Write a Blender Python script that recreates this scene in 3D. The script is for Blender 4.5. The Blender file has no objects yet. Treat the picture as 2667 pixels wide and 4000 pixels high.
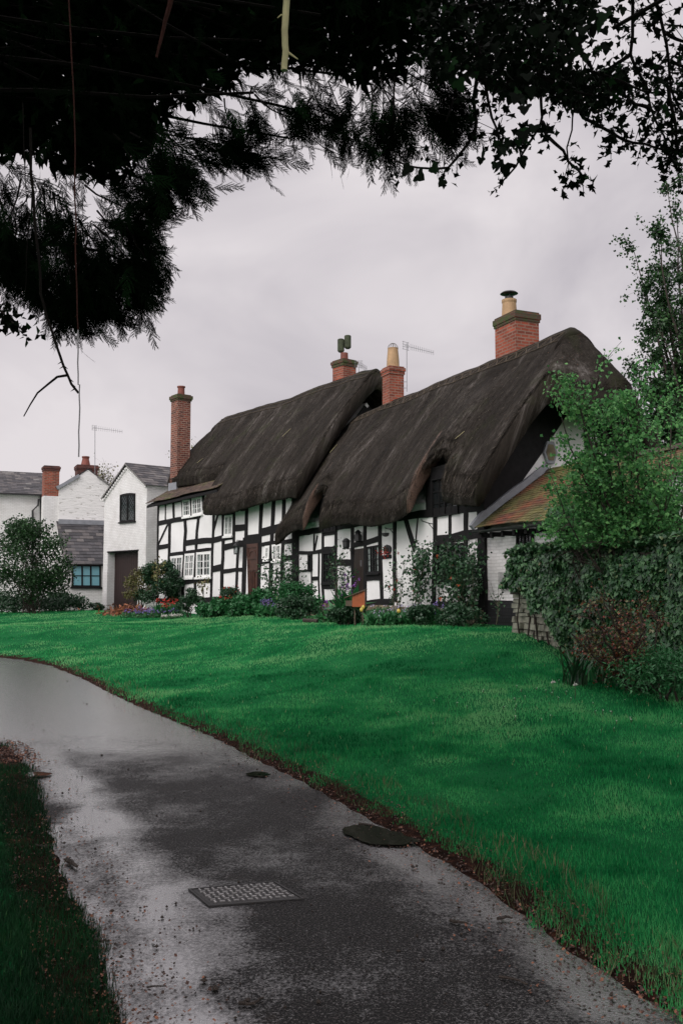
import bpy, math, random
import numpy as np
from mathutils import Vector, Matrix, noise
rng = np.random.default_rng(7); random.seed(7)
S = bpy.context.scene
COL = S.collection
# ------------------------------------------------------------------ camera
F, HZ, EYE = 3600.0, 2300.0, 1.6
TH = math.atan((HZ-2000.0)/F)
cam = bpy.data.cameras.new('camera'); cam.sensor_fit = 'VERTICAL'; cam.sensor_height = 36.0
cam.lens = F/4000*36.0; cam.clip_start = 0.05; cam.clip_end = 3000
co = bpy.data.objects.new('camera', cam); COL.objects.link(co)
co.location = (0, 0, EYE); co.rotation_euler = (math.pi/2+TH, 0, 0); S.camera = co
S.render.resolution_x, S.render.resolution_y = 682, 1024
# ------------------------------------------------------------------ sky and light
SUN_EL, SUN_AZ = math.radians(38), math.radians(-146)      # azimuth measured from +Y towards +X
w = bpy.data.worlds.new('World'); S.world = w; w.use_nodes = True
nt = w.node_tree; nt.nodes.clear()
N = nt.nodes.new; L = nt.links.new
out = N('ShaderNodeOutputWorld'); bg = N('ShaderNodeBackground'); L(bg.outputs[0], out.inputs[0])
sky = N('ShaderNodeTexSky'); sky.sky_type = 'NISHITA'; sky.sun_disc = False
sky.sun_elevation = SUN_EL; sky.sun_rotation = SUN_AZ; sky.dust_density = 5
tc = N('ShaderNodeTexCoord'); mp = N('ShaderNodeMapping'); mp.inputs['Scale'].default_value = (1.2, 1.2, 1.9)
L(tc.outputs['Generated'], mp.inputs[0])
nz = N('ShaderNodeTexNoise'); nz.inputs['Scale'].default_value = 2.3; nz.inputs['Detail'].default_value = 5; nz.inputs['Roughness'].default_value = .5
nz.inputs['Distortion'].default_value = .5
L(mp.outputs[0], nz.inputs[0])
cr = N('ShaderNodeValToRGB'); cr.color_ramp.elements[0].position = .36; cr.color_ramp.elements[1].position = .64
cr.color_ramp.elements[0].color = (5.3, 4.95, 5.35, 1); cr.color_ramp.elements[1].color = (7.9, 7.4, 7.6, 1)
L(nz.outputs[0], cr.inputs[0])
mx = N('ShaderNodeMixRGB'); mx.inputs[0].default_value = .96
L(sky.outputs[0], mx.inputs[1]); L(cr.outputs[0], mx.inputs[2])
# overcast brightness: sky light added overhead and around the sun to lift white walls
sx = N('ShaderNodeSeparateXYZ'); L(tc.outputs['Generated'], sx.inputs[0])
zr1 = N('ShaderNodeMapRange'); zr1.interpolation_type = 'SMOOTHSTEP'; L(sx.outputs[2], zr1.inputs[0])
for i_, v_ in zip((1, 2, 3, 4), (.5, 1., 0, 1.1)): zr1.inputs[i_].default_value = v_
dt = N('ShaderNodeVectorMath'); dt.operation = 'DOT_PRODUCT'; L(tc.outputs['Generated'], dt.inputs[0])
dt.inputs[1].default_value = (math.sin(SUN_AZ), math.cos(SUN_AZ), .3)
zr2 = N('ShaderNodeMapRange'); zr2.interpolation_type = 'SMOOTHSTEP'; L(dt.outputs['Value'], zr2.inputs[0])
for i_, v_ in zip((1, 2, 3, 4), (-.1, 1., 1., 2.3)): zr2.inputs[i_].default_value = v_
sm = N('ShaderNodeMath'); sm.operation = 'ADD'; L(zr1.outputs[0], sm.inputs[0]); L(zr2.outputs[0], sm.inputs[1])
mu = N('ShaderNodeMixRGB'); mu.blend_type = 'MULTIPLY'; mu.inputs[0].default_value = 1; L(mx.outputs[0], mu.inputs[1]); L(sm.outputs[0], mu.inputs[2]); L(mu.outputs[0], bg.inputs[0])
bg.inputs[1].default_value = .1
sl = bpy.data.lights.new('sun', 'SUN'); sl.energy = 1.3; sl.angle = math.radians(25); sl.color = (1, .97, .93)
so = bpy.data.objects.new('sun', sl); COL.objects.link(so)
sd = Vector((math.sin(SUN_AZ)*math.cos(SUN_EL), math.cos(SUN_AZ)*math.cos(SUN_EL), math.sin(SUN_EL)))
so.rotation_euler = sd.to_track_quat('Z', 'Y').to_euler()
S.view_settings.view_transform = 'Standard'; S.view_settings.look = 'None'; S.view_settings.exposure = 0.0; S.view_settings.gamma = 1
S.cycles.max_bounces = 6; S.cycles.diffuse_bounces = 3; S.cycles.glossy_bounces = 3; S.cycles.transparent_max_bounces = 4
# ------------------------------------------------------------------ helpers: picture -> place
def ray(px, py):
    dx, dy = (px-1333.5)/F, (2000-py)/F
    return np.array([dx, math.cos(TH)-dy*math.sin(TH), math.sin(TH)+dy*math.cos(TH)])
def onz(px, py, z=0.0):
    r = ray(px, py); k = (z-EYE)/r[2]; return np.array([r[0]*k, r[1]*k, z])
def atd(px, py, d):                                  # point at forward distance d
    r = ray(px, py); k = d/r[1]; return np.array([r[0]*k, d, EYE+r[2]*k])
class Fr:                                            # a house's own axes: t along its front, w into the house
    def __init__(s, x, y, ang):
        s.P = np.array([x, y, 0.]); a = math.radians(ang)
        s.u = np.array([-math.sin(a), math.cos(a), 0]); s.v = np.array([math.cos(a), math.sin(a), 0])
    def W(s, t, w, z): return s.P+s.u*t+s.v*w+np.array([0, 0, z])
    def px(s, x, y, w=0.):
        r = ray(x, y); o = np.array([0, 0, EYE]); P = s.P+s.v*w
        k = np.dot(P-o, s.v)/np.dot(r, s.v); q = o+r*k
        return float(np.dot(q-P, s.u)), float(q[2])
    def pxt(s, x, y, t=0.):                          # on an end wall: returns (w, z)
        r = ray(x, y); o = np.array([0, 0, EYE]); P = s.P+s.u*t
        k = np.dot(P-o, s.u)/np.dot(r, s.u); q = o+r*k
        return float(np.dot(q-P, s.v)), float(q[2])
def nz3(x, y, z=0., s=1.): return noise.noise(Vector((x*s, y*s, z*s)))
# ------------------------------------------------------------------ helpers: meshes
def tag(o, label=None, cat=None, group=None, kind=None):
    if label: o['label'] = label
    if cat: o['category'] = cat
    if group: o['group'] = group
    if kind: o['kind'] = kind
    return o
def thing(name, label, cat, loc=(0, 0, 0), group=None):
    o = bpy.data.objects.new(name, None); COL.objects.link(o); o.location = tuple(map(float, loc)); o.empty_display_size = .2
    return tag(o, label, cat, group)
def wloc(o):
    l = Vector((0, 0, 0))
    while o is not None: l += o.location; o = o.parent
    return np.array(l)
def mesh_np(name, V, Fa, mat, parent=None, uv=None, smooth=False, loc=None):
    """V (n,3) world coordinates; Fa (m,k) faces of equal size; uv (m*k,2)"""
    V = np.asarray(V, float); Fa = np.asarray(Fa, np.int32); m, k = Fa.shape
    base = wloc(parent) if parent is not None else np.zeros(3)
    own = np.zeros(3)
    if parent is None:
        own = np.array(loc, float) if loc is not None else np.array([V[:, 0].mean(), V[:, 1].mean(), V[:, 2].min()])
    me = bpy.data.meshes.new(name)
    me.vertices.add(len(V)); me.vertices.foreach_set('co', (V-base-own).astype(np.float32).ravel())
    me.loops.add(m*k); me.loops.foreach_set('vertex_index', Fa.ravel())
    me.polygons.add(m); me.polygons.foreach_set('loop_start', np.arange(0, m*k, k, dtype=np.int32))
    me.polygons.foreach_set('loop_total', np.full(m, k, np.int32))
    if smooth: me.polygons.foreach_set('use_smooth', np.ones(m, bool))
    if uv is not None:
        l = me.uv_layers.new(name='UVMap'); l.data.foreach_set('uv', np.asarray(uv, np.float32).ravel())
    me.update(calc_edges=True); me.validate()
    if mat: me.materials.append(mat)
    o = bpy.data.objects.new(name, me); COL.objects.link(o)
    if parent is not None: o.parent = parent
    else: o.location = tuple(own)
    return o
class MB:
    def __init__(s): s.v = []; s.f = []; s.r = []
    def add(s, vs, fs, rnd=None):
        b = len(s.v); s.v += [np.asarray(p, float) for p in vs]; s.f += [tuple(i+b for i in f) for f in fs]; s.r += [rnd]*len(fs)
    def hexa(s, p, rnd=None):      # 8 points: bottom ring then top ring
        s.add(p, [(3, 2, 1, 0), (4, 5, 6, 7), (0, 1, 5, 4), (1, 2, 6, 5), (2, 3, 7, 6), (3, 0, 4, 7)], rnd)
    def fbox(s, fr, t0, t1, w0, w1, z0, z1, rnd=None):
        s.hexa([fr.W(t0, w0, z0), fr.W(t1, w0, z0), fr.W(t1, w1, z0), fr.W(t0, w1, z0),
                fr.W(t0, w0, z1), fr.W(t1, w0, z1), fr.W(t1, w1, z1), fr.W(t0, w1, z1)], rnd)
    def quadbar(s, fr, q, w0, w1):  # q: four (t,z) corners; extruded from w0 to w1
        s.hexa([fr.W(a, w0, b) for a, b in q]+[fr.W(a, w1, b) for a, b in q])
    def prism(s, A, B):            # two equal rings
        n = len(A); s.add(list(A)+list(B), [tuple(range(n))[::-1], tuple(range(n, 2*n))]+[(i, (i+1) % n, n+(i+1) % n, n+i) for i in range(n)])
    def tube(s, pts, rad, n=6, rnd=None):
        pts = [np.asarray(p, float) for p in pts]; m = len(pts)
        if not hasattr(rad, '__len__'): rad = [rad]*m
        vs = []; up = np.array([.13, .21, .97])
        for i in range(m):
            d = pts[min(i+1, m-1)]-pts[max(i-1, 0)]; d = d/(np.linalg.norm(d)+1e-9)
            a = np.cross(d, up if abs(d @ up) < .95 else np.array([1., 0, 0])); a /= np.linalg.norm(a); b = np.cross(d, a)
            for k in range(n):
                c = 2*math.pi*k/n; vs.append(pts[i]+rad[i]*(a*math.cos(c)+b*math.sin(c)))
        fs = [(i*n+k, i*n+(k+1) % n, (i+1)*n+(k+1) % n, (i+1)*n+k) for i in range(m-1) for k in range(n)]
        fs += [tuple(range(n))[::-1], tuple(range((m-1)*n, m*n))]
        s.add(vs, fs, rnd)
    def lathe(s, c, prof, n=16):   # prof: (radius, z) pairs
        vs = [np.array([c[0]+r*math.cos(2*math.pi*k/n), c[1]+r*math.sin(2*math.pi*k/n), c[2]+z]) for r, z in prof for k in range(n)]
        m = len(prof); fs = [(i*n+k, i*n+(k+1) % n, (i+1)*n+(k+1) % n, (i+1)*n+k) for i in range(m-1) for k in range(n)]
        fs += [tuple(range(n))[::-1], tuple(range((m-1)*n, m*n))]
        s.add(vs, fs)
    def build(s, name, mat, parent=None, smooth=False, loc=None, rnduv=False):
        V = np.array(s.v); base = wloc(parent) if parent is not None else np.zeros(3)
        own = np.zeros(3)
        if parent is None: own = np.array(loc, float) if loc is not None else np.array([V[:, 0].mean(), V[:, 1].mean(), V[:, 2].min()])
        me = bpy.data.meshes.new(name); me.from_pydata([tuple(p) for p in (V-base-own)], [], s.f)
        me.update(); l = me.uv_layers.new(name='UVMap')
        uv = []
        for fi, p in enumerate(me.polygons):
            n = p.normal
            if rnduv and s.r[fi] is not None:
                uv += [s.r[fi], .5]*p.loop_total; continue
            if abs(n.z) > .97: h = Vector((1, 0, 0)); v = Vector((0, 1, 0))
            else:
                h = Vector((0, 0, 1)).cross(n).normalized(); v = n.cross(h)
            for li in p.loop_indices:
                c = Vector(V[me.loops[li].vertex_index]); uv += [c.dot(h), c.dot(v)]
        l.data.foreach_set('uv', np.array(uv, np.float32))
        if smooth: me.polygons.foreach_set('use_smooth', np.ones(len(me.polygons), bool))
        if mat: me.materials.append(mat)
        o = bpy.data.objects.new(name, me); COL.objects.link(o)
        if parent is not None: o.parent = parent
        else: o.location = tuple(own)
        return o
# ------------------------------------------------------------------ materials
def mat(name): 
    m = bpy.data.materials.new(name); m.use_nodes = True; return m, m.node_tree, m.node_tree.nodes['Principled BSDF']
def nn(nt, kind, **kw):
    n = nt.nodes.new(kind)
    for k, v in kw.items():
        if k in n.inputs: n.inputs[k].default_value = v
        else: setattr(n, k, v)
    return n
def ramp(nt, src, stops):
    r = nt.nodes.new('ShaderNodeValToRGB'); e = r.color_ramp.elements
    while len(e) < len(stops): e.new(.5)
    for i, (p, c) in enumerate(stops): e[i].position = p; e[i].color = (*c, 1)
    nt.links.new(src, r.inputs[0]); return r.outputs[0]
def bump(nt, src, b, strength=.3, dist=.01, prev=None):
    n = nn(nt, 'ShaderNodeBump', Strength=strength, Distance=dist); nt.links.new(src, n.inputs['Height'])
    if prev is not None: nt.links.new(prev, n.inputs['Normal'])
    nt.links.new(n.outputs[0], b.inputs['Normal']); return n.outputs[0]
def noi(nt, scale, detail=4, vec=None, rough=.5):
    n = nn(nt, 'ShaderNodeTexNoise', Scale=scale, Detail=detail, Roughness=rough)
    if vec is None:
        t = nt.nodes.new('ShaderNodeTexCoord'); vec = t.outputs['Object']
    nt.links.new(vec, n.inputs['Vector']); return n.outputs[0]
def uvmap(nt, sc=(1, 1, 1)):
    t = nt.nodes.new('ShaderNodeTexCoord'); m = nt.nodes.new('ShaderNodeMapping'); m.inputs['Scale'].default_value = sc
    nt.links.new(t.outputs['UV'], m.inputs[0]); return m.outputs[0]
def mixc(nt, f, a, b, mode='MIX'):
    m = nt.nodes.new('ShaderNodeMixRGB'); m.blend_type = mode
    for i, x in enumerate((f, a, b)):
        if hasattr(x, 'default_value') or hasattr(x, 'is_output'): nt.links.new(x, m.inputs[i])
        else: m.inputs[i].default_value = x if i == 0 else (*x, 1)
    return m.outputs[0]
def simple(name, col, rough=.7, var=.25, scale=6, bmp=.15, metal=0, bscale=40, spec=.5):
    m, t, b = mat(name); n = noi(t, scale, 5)
    c = ramp(t, n, [(.25, tuple(x*(1-var) for x in col)), (.75, tuple(min(1, x*(1+var)) for x in col))])
    t.links.new(c, b.inputs['Base Color']); b.inputs['Roughness'].default_value = rough; b.inputs['Metallic'].default_value = metal
    b.inputs['Specular IOR Level'].default_value = spec
    if bmp: bump(t, noi(t, bscale, 4), b, bmp, .01)
    return m
def leafmat(name, stops, rough=.45, trans=0., spec=.5):
    m, t, b = mat(name); u = t.nodes.new('ShaderNodeUVMap'); s = t.nodes.new('ShaderNodeSeparateXYZ'); t.links.new(u.outputs[0], s.inputs[0])
    c = ramp(t, s.outputs[0], stops); t.links.new(c, b.inputs['Base Color']); b.inputs['Roughness'].default_value = rough
    b.inputs['Specular IOR Level'].default_value = spec
    if trans:
        o = t.nodes['Material Output']; tr = t.nodes.new('ShaderNodeBsdfTranslucent'); t.links.new(c, tr.inputs[0])
        mxs = t.nodes.new('ShaderNodeMixShader'); mxs.inputs[0].default_value = trans
        t.links.new(b.outputs[0], mxs.inputs[1]); t.links.new(tr.outputs[0], mxs.inputs[2]); t.links.new(mxs.outputs[0], o.inputs[0])
    return m
def brickmat(name, c1, c2, mortar, bw=.225, rh=.075, ms=.012, rough=.85, bstr=.6, stain=(.5, .5, .5), stainf=.0, moss=None):
    m, t, b = mat(name); uv = uvmap(t)
    br = nn(t, 'ShaderNodeTexBrick'); br.inputs['Scale'].default_value = 1; br.inputs['Brick Width'].default_value = bw; br.inputs['Row Height'].default_value = rh
    br.inputs['Mortar Size'].default_value = ms; br.inputs['Mortar Smooth'].default_value = .2; br.inputs['Bias'].default_value = 0
    br.inputs['Color1'].default_value = (*c1, 1); br.inputs['Color2'].default_value = (*c2, 1); br.inputs['Mortar'].default_value = (*mortar, 1)
    wv = nn(t, 'ShaderNodeTexNoise', Scale=3.0); t.links.new(uv, wv.inputs['Vector'])
    ad = t.nodes.new('ShaderNodeMixRGB'); ad.blend_type = 'ADD'; ad.inputs[0].default_value = .03; t.links.new(uv, ad.inputs[1]); t.links.new(wv.outputs['Color'], ad.inputs[2])
    t.links.new(ad.outputs[0], br.inputs['Vector'])
    n = noi(t, 2.2, 6); f = ramp(t, n, [(.4, (0, 0, 0)), (.72, (1, 1, 1))])
    c = mixc(t, .65 if stainf else 0., br.outputs['Color'], br.outputs['Color'])
    if stainf:
        sc = mixc(t, stainf, (1, 1, 1), stain); c0 = mixc(t, f, (1, 1, 1), sc); c = mixc(t, 1., br.outputs['Color'], c0, 'MULTIPLY')
    if moss:
        n2 = noi(t, 5, 6); f2 = ramp(t, n2, [(.45, (0, 0, 0)), (.6, (1, 1, 1))]); c = mixc(t, f2, c, moss)
    t.links.new(c, b.inputs['Base Color']); b.inputs['Roughness'].default_value = rough
    nb = bump(t, br.outputs['Fac'], b, -bstr, .012) if False else None
    inv = nn(t, 'ShaderNodeInvert'); t.links.new(br.outputs['Fac'], inv.inputs['Color'])
    nb = bump(t, inv.outputs[0], b, bstr, .012); bump(t, noi(t, 30, 5), b, .35, .012, nb)
    return m
M = {}
M['plaster'] = simple('limewashed_plaster', (.75, .74, .73), .85, .10, 1.1, .55, bscale=6)
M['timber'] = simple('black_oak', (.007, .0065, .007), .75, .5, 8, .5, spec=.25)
M['white_wood'] = simple('white_painted_wood', (.78, .78, .76), .5, .05, 4, .05)
M['black_metal'] = simple('black_iron', (.015, .015, .016), .5, .3, 8, .1)
M['lead'] = simple('lead_flashing', (.22, .23, .25), .5, .2, 5, .2)
M['stone'] = simple('plinth_stone', (.17, .14, .09), .9, .6, 5, .8, bscale=12)
M['wallstone'] = simple('wall_stone', (.22, .22, .17), .9, .55, 7, .8, bscale=14)
M['door_red'] = simple('dark_red_boards', (.018, .006, .005), .6, .2, 3, .1)
M['door_brown'] = simple('brown_door_wood', (.05, .018, .011), .45, .4, 6, .3)
M['door_dark'] = simple('dark_door_wood', (.02, .011, .008), .45, .4, 6, .2)
M['orange_wood'] = simple('orange_stained_wood', (.30, .075, .02), .5, .2, 7, .2)
M['brown_wood'] = simple('weathered_board', (.08, .06, .04), .8, .3, 7, .4)
M['pot_red'] = simple('red_clay_pot', (.16, .045, .03), .7, .3, 5, .2)
M['pot_buff'] = simple('buff_clay_pot', (.36, .23, .12), .7, .25, 5, .2)
M['pot_moss'] = simple('mossy_clay', (.045, .055, .03), .9, .5, 9, .5)
M['wire'] = simple('galvanised_wire', (.25, .25, .26), .4, .2, 8, 0, metal=.7)
M['mesh_wire'] = simple('grey_wire', (.2, .2, .2), .5, .2, 8, 0)
M['curtain'] = simple('net_curtain', (.5, .5, .48), .9, .15, 9, .1)
M['bark'] = simple('brown_bark', (.03, .022, .016), .85, .5, 9, .7)
M['bark_dark'] = simple('black_wet_bark', (.006, .005, .004), .9, .4, 9, .5, spec=.1)
M['bark_pale'] = simple('peeled_branch', (.42, .38, .2), .7, .35, 14, .5)
M['bark_red'] = simple('reddish_vine', (.035, .013, .01), .8, .3, 12, .4, spec=.1)
M['bark_grey'] = simple('grey_vine', (.28, .27, .28), .7, .3, 14, .4)
M['stem_green'] = simple('green_brown_stem', (.05, .05, .025), .7, .4, 10, .3)
M['black_plinth'] = brickmat('black_painted_brick', (.012, .012, .014), (.016, .016, .018), (.008, .008, .009), bstr=.5, rough=.6)
M['brick'] = brickmat('red_brick', (.25, .07, .042), (.08, .022, .018), (.30, .20, .15), ms=.015, bw=.25, rh=.09, stain=(.25, .2, .2), stainf=.5, bstr=.8)
M['brick_dark'] = brickmat('dark_red_brick', (.15, .04, .026), (.07, .022, .017), (.08, .05, .045), stain=(.2, .2, .2), stainf=.6)
M['brick_orange'] = brickmat('orange_red_brick', (.36, .075, .036), (.16, .034, .018), (.26, .15, .11), ms=.016, bw=.24, rh=.085, stain=(.35, .3, .3), stainf=.5)
M['brick_moss'] = brickmat('mossy_brick', (.12, .045, .025), (.06, .03, .018), (.05, .045, .03), moss=(.045, .06, .015))
M['white_brick'] = brickmat('white_painted_brick', (.76, .75, .74), (.7, .69, .68), (.62, .61, .6), stain=(.62, .6, .57), stainf=.35, bstr=.45, ms=.014)
def stonewhite():
    m, t, b = mat('white_painted_rubble')
    tcn = t.nodes.new('ShaderNodeTexCoord'); mpn = t.nodes.new('ShaderNodeMapping'); mpn.inputs['Scale'].default_value = (1, 1, 3.2); t.links.new(tcn.outputs['Object'], mpn.inputs[0])
    v = nn(t, 'ShaderNodeTexVoronoi', Scale=3.5); t.links.new(mpn.outputs[0], v.inputs['Vector'])
    n = noi(t, 2.6, 8, mpn.outputs[0], .65); n2 = noi(t, .9, 2)
    f = ramp(t, n, [(.0, (1, 1, 1)), (.375, (.8, .8, .8)), (.40, (0, 0, 0))])
    c = mixc(t, f, (.74, .73, .71), (.3, .28, .25)); t.links.new(c, b.inputs['Base Color']); b.inputs['Roughness'].default_value = .85
    bump(t, n, b, .8, .05); return m
M['white_stone'] = stonewhite()
def glassm(name, col=(.02, .022, .025), rough=.08):
    m, t, b = mat(name); b.inputs['Base Color'].default_value = (*col, 1); b.inputs['Roughness'].default_value = rough
    bump(t, noi(t, 5, 2), b, .08, .01); return m

def clearglass():
    m, t, b = mat('window_glass'); o = t.nodes['Material Output']; g = t.nodes.new('ShaderNodeBsdfGlossy'); g.inputs['Roughness'].default_value = .04
    tr = t.nodes.new('ShaderNodeBsdfTransparent'); tr.inputs[0].default_value = (.85, .88, .88, 1); mxs = t.nodes.new('ShaderNodeMixShader')
    bn = nn(t, 'ShaderNodeBump', Strength=.3, Distance=.01); t.links.new(noi(t, 4, 2), bn.inputs['Height']); t.links.new(bn.outputs[0], g.inputs['Normal'])
    mxs.inputs[0].default_value = .07; t.links.new(tr.outputs[0], mxs.inputs[1]); t.links.new(g.outputs[0], mxs.inputs[2]); t.links.new(mxs.outputs[0], o.inputs[0]); return m
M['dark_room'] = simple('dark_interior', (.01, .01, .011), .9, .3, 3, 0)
M['glass'] = clearglass(); M['glass_blue'] = glassm('frosted_blue_glass', (.16, .36, .42), .35)
def thatchm():
    m, t, b = mat('old_thatch'); u1 = uvmap(t, (5, .9, 1)); u2 = uvmap(t, (1.1, .22, 1)); u3 = uvmap(t, (34, 9, 1)); u4 = uvmap(t, (14, 3.2, 1)); u0 = uvmap(t)
    a = noi(t, 1.0, 8, u1, .72); c_ = noi(t, 1.0, 3, u2, .55); d = noi(t, 1.0, 5, u3, .75); e = noi(t, 1.0, 5, u4, .7)
    mm = nn(t, 'ShaderNodeMath', operation='MULTIPLY'); t.links.new(a, mm.inputs[0]); t.links.new(c_, mm.inputs[1])
    m3 = nn(t, 'ShaderNodeMath', operation='MULTIPLY_ADD'); t.links.new(d, m3.inputs[0]); m3.inputs[1].default_value = .34; t.links.new(mm.outputs[0], m3.inputs[2])
    m4 = nn(t, 'ShaderNodeMath', operation='MULTIPLY_ADD'); t.links.new(e, m4.inputs[0]); m4.inputs[1].default_value = .22; t.links.new(m3.outputs[0], m4.inputs[2])
    col = ramp(t, m4.outputs[0], [(.36, (.005, .004, .003)), (.48, (.014, .011, .008)), (.575, (.028, .023, .018)), (.65, (.07, .061, .054)), (.74, (.18, .165, .155))])
    g = ramp(t, noi(t, 1.3, 5), [(.56, (0, 0, 0)), (.75, (.55, .55, .55))]); col = mixc(t, g, col, (.022, .027, .008))
    sp = nn(t, 'ShaderNodeTexVoronoi', Scale=11.0); t.links.new(u0, sp.inputs['Vector'])
    spf = ramp(t, sp.outputs['Distance'], [(.04, (1, 1, 1)), (.09, (0, 0, 0))])
    gate = ramp(t, noi(t, .9, 3), [(.5, (0, 0, 0)), (.6, (1, 1, 1))]); spg = mixc(t, 1., spf, gate, 'MULTIPLY')
    col = mixc(t, spg, col, (.26, .13, .085))
    t.links.new(col, b.inputs['Base Color']); b.inputs['Roughness'].default_value = .82; b.inputs['Specular IOR Level'].default_value = .15
    nb = bump(t, c_, b, .4, .15); nb = bump(t, a, b, .7, .07, nb); nb = bump(t, e, b, .8, .04, nb); bump(t, d, b, .9, .025, nb); return m
M['thatch'] = thatchm()
def thatch_cut():
    m, t, b = mat('thatch_cut_ends'); n = noi(t, 40, 4, None, .7)
    col = ramp(t, n, [(.3, (.03, .017, .011)), (.55, (.085, .045, .028)), (.75, (.2, .13, .08))])
    t.links.new(col, b.inputs['Base Color']); b.inputs['Roughness'].default_value = .7; bump(t, n, b, .9, .03); return m
M['thatch_cut'] = thatch_cut()
def tilem(name, stops, moss=None, mossr=(.45, .6), rough=.8):
    m, t, b = mat(name); u = t.nodes.new('ShaderNodeUVMap'); s = t.nodes.new('ShaderNodeSeparateXYZ'); t.links.new(u.outputs[0], s.inputs[0])
    c = ramp(t, s.outputs[0], stops)
    n = noi(t, 7, 5); c = mixc(t, n, c, mixc(t, .55, c, (.02, .02, .02)))
    if moss:
        n2 = noi(t, 1.1, 7, None, .62); f2 = ramp(t, n2, [(mossr[0], (0, 0, 0)), (mossr[1], (1, 1, 1))])
        mc = ramp(t, noi(t, 3.5, 5), [(.35, tuple(x*.6 for x in moss)), (.65, tuple(x*1.5 for x in moss))]); c = mixc(t, f2, c, mc)
    t.links.new(c, b.inputs['Base Color']); b.inputs['Roughness'].default_value = rough; bump(t, noi(t, 30, 5), b, .5, .015); return m
M['tile'] = tilem('clay_tiles_with_moss', [(0, (.10, .028, .014)), (.5, (.24, .06, .025)), (1, (.09, .04, .025))], (.085, .078, .024), (.36, .54))
M['tile_old'] = tilem('old_brown_tiles', [(0, (.05, .03, .022)), (.5, (.1, .06, .04)), (1, (.14, .09, .065))], (.075, .085, .015), (.5, .66))
M['slate'] = tilem('grey_slates', [(0, (.025, .024, .027)), (.5, (.07, .066, .072)), (.9, (.13, .115, .11)), (1, (.2, .19, .18))], None, rough=.6)
def asphalt():
    m, t, b = mat('wet_asphalt'); u = t.nodes.new('ShaderNodeUVMap'); s = t.nodes.new('ShaderNodeSeparateXYZ'); t.links.new(u.outputs[0], s.inputs[0])
    tcn = t.nodes.new('ShaderNodeTexCoord'); v = nn(t, 'ShaderNodeTexVoronoi', Scale=75.0); t.links.new(tcn.outputs['Object'], v.inputs['Vector'])
    big = noi(t, 1.2, 5, None, .6); fine = noi(t, 90, 3, None, .75); mid = noi(t, 9, 5, None, .65)
    spk = noi(t, 45, 4, None, .8); acc = s.outputs[0]
    for src, k_ in ((big, .8), (mid, .38), (spk, .95)):
        q = nn(t, 'ShaderNodeMath', operation='MULTIPLY_ADD'); t.links.new(src, q.inputs[0]); q.inputs[1].default_value = k_; t.links.new(acc, q.inputs[2]); acc = q.outputs[0]
    wet = ramp(t, acc, [(.98, (0, 0, 0)), (1.0, (.0, .0, .0))])
    wm = nn(t, 'ShaderNodeMapRange'); t.links.new(acc, wm.inputs[0]); wm.inputs[1].default_value = 1.07; wm.inputs[2].default_value = 1.55; wet = wm.outputs[0]
    r = nn(t, 'ShaderNodeMapRange'); t.links.new(wet, r.inputs[0]); r.inputs[3].default_value = .62; r.inputs[4].default_value = .2
    t.links.new(r.outputs[0], b.inputs['Roughness'])
    col = ramp(t, fine, [(.40, (.003, .003, .003)), (.55, (.012, .0115, .011)), (.65, (.11, .10, .095))])
    col = mixc(t, wet, col, mixc(t, .35, col, (.02, .02, .021))); grit = ramp(t, noi(t, 2.6, 7, None, .7), [(.60, (0, 0, 0)), (.72, (.35, .35, .35))])
    col = mixc(t, grit, col, (.05, .035, .026))
    t.links.new(col, b.inputs['Base Color']); b.inputs['Specular IOR Level'].default_value = .16
    cw_ = nn(t, 'ShaderNodeMath', operation='MULTIPLY'); t.links.new(wet, cw_.inputs[0]); cw_.inputs[1].default_value = 1.15; t.links.new(cw_.outputs[0], b.inputs['Coat Weight'])
    b.inputs['Coat Roughness'].default_value = .2; b.inputs['Coat IOR'].default_value = 4.0
    bs = nn(t, 'ShaderNodeMapRange'); t.links.new(wet, bs.inputs[0]); bs.inputs[3].default_value = .9; bs.inputs[4].default_value = .4
    bn = nn(t, 'ShaderNodeBump', Distance=.006); t.links.new(v.outputs['Distance'], bn.inputs['Height']); t.links.new(bs.outputs[0], bn.inputs['Strength'])
    t.links.new(bn.outputs[0], b.inputs['Normal']); cb = nn(t, 'ShaderNodeBump', Distance=.005, Strength=.3); t.links.new(fine, cb.inputs['Height']); t.links.new(cb.outputs[0], b.inputs['Coat Normal']); return m
M['asphalt'] = asphalt()
def groundm():
    m, t, b = mat('lawn_soil'); u = t.nodes.new('ShaderNodeUVMap'); s = t.nodes.new('ShaderNodeSeparateXYZ'); t.links.new(u.outputs[0], s.inputs[0])
    g = ramp(t, noi(t, .8, 5), [(.3, (.003, .065, .020)), (.7, (.014, .12, .038))]); e = noi(t, 14, 6, None, .7)
    so_ = ramp(t, e, [(.35, (.007, .004, .003)), (.55, (.022, .011, .008)), (.7, (.07, .03, .018))])
    a = nn(t, 'ShaderNodeMath', operation='MULTIPLY_ADD'); t.links.new(e, a.inputs[0]); a.inputs[1].default_value = .6; t.links.new(s.outputs[0], a.inputs[2])
    f = ramp(t, a.outputs[0], [(.7, (0, 0, 0)), (.9, (1, 1, 1))])
    t.links.new(mixc(t, f, g, so_), b.inputs['Base Color']); b.inputs['Roughness'].default_value = .95; b.inputs['Specular IOR Level'].default_value = .03; bump(t, e, b, .8, .03); return m
M['ground'] = groundm()
G = lambda r, g, b_: (r, g, b_)
M['grass'] = leafmat('lawn_grass', [(0, (.003, .085, .024)), (.3, (.012, .21, .060)), (.65, (.06, .35, .11)), (.97, (.19, .44, .18)), (1, (.3, .36, .18))], .7, .3, .06)
M['grass_dark'] = leafmat('dark_verge_grass', [(0, (.004, .028, .009)), (.6, (.009, .06, .017)), (1, (.04, .11, .03))], .6, .1, .2)
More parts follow.
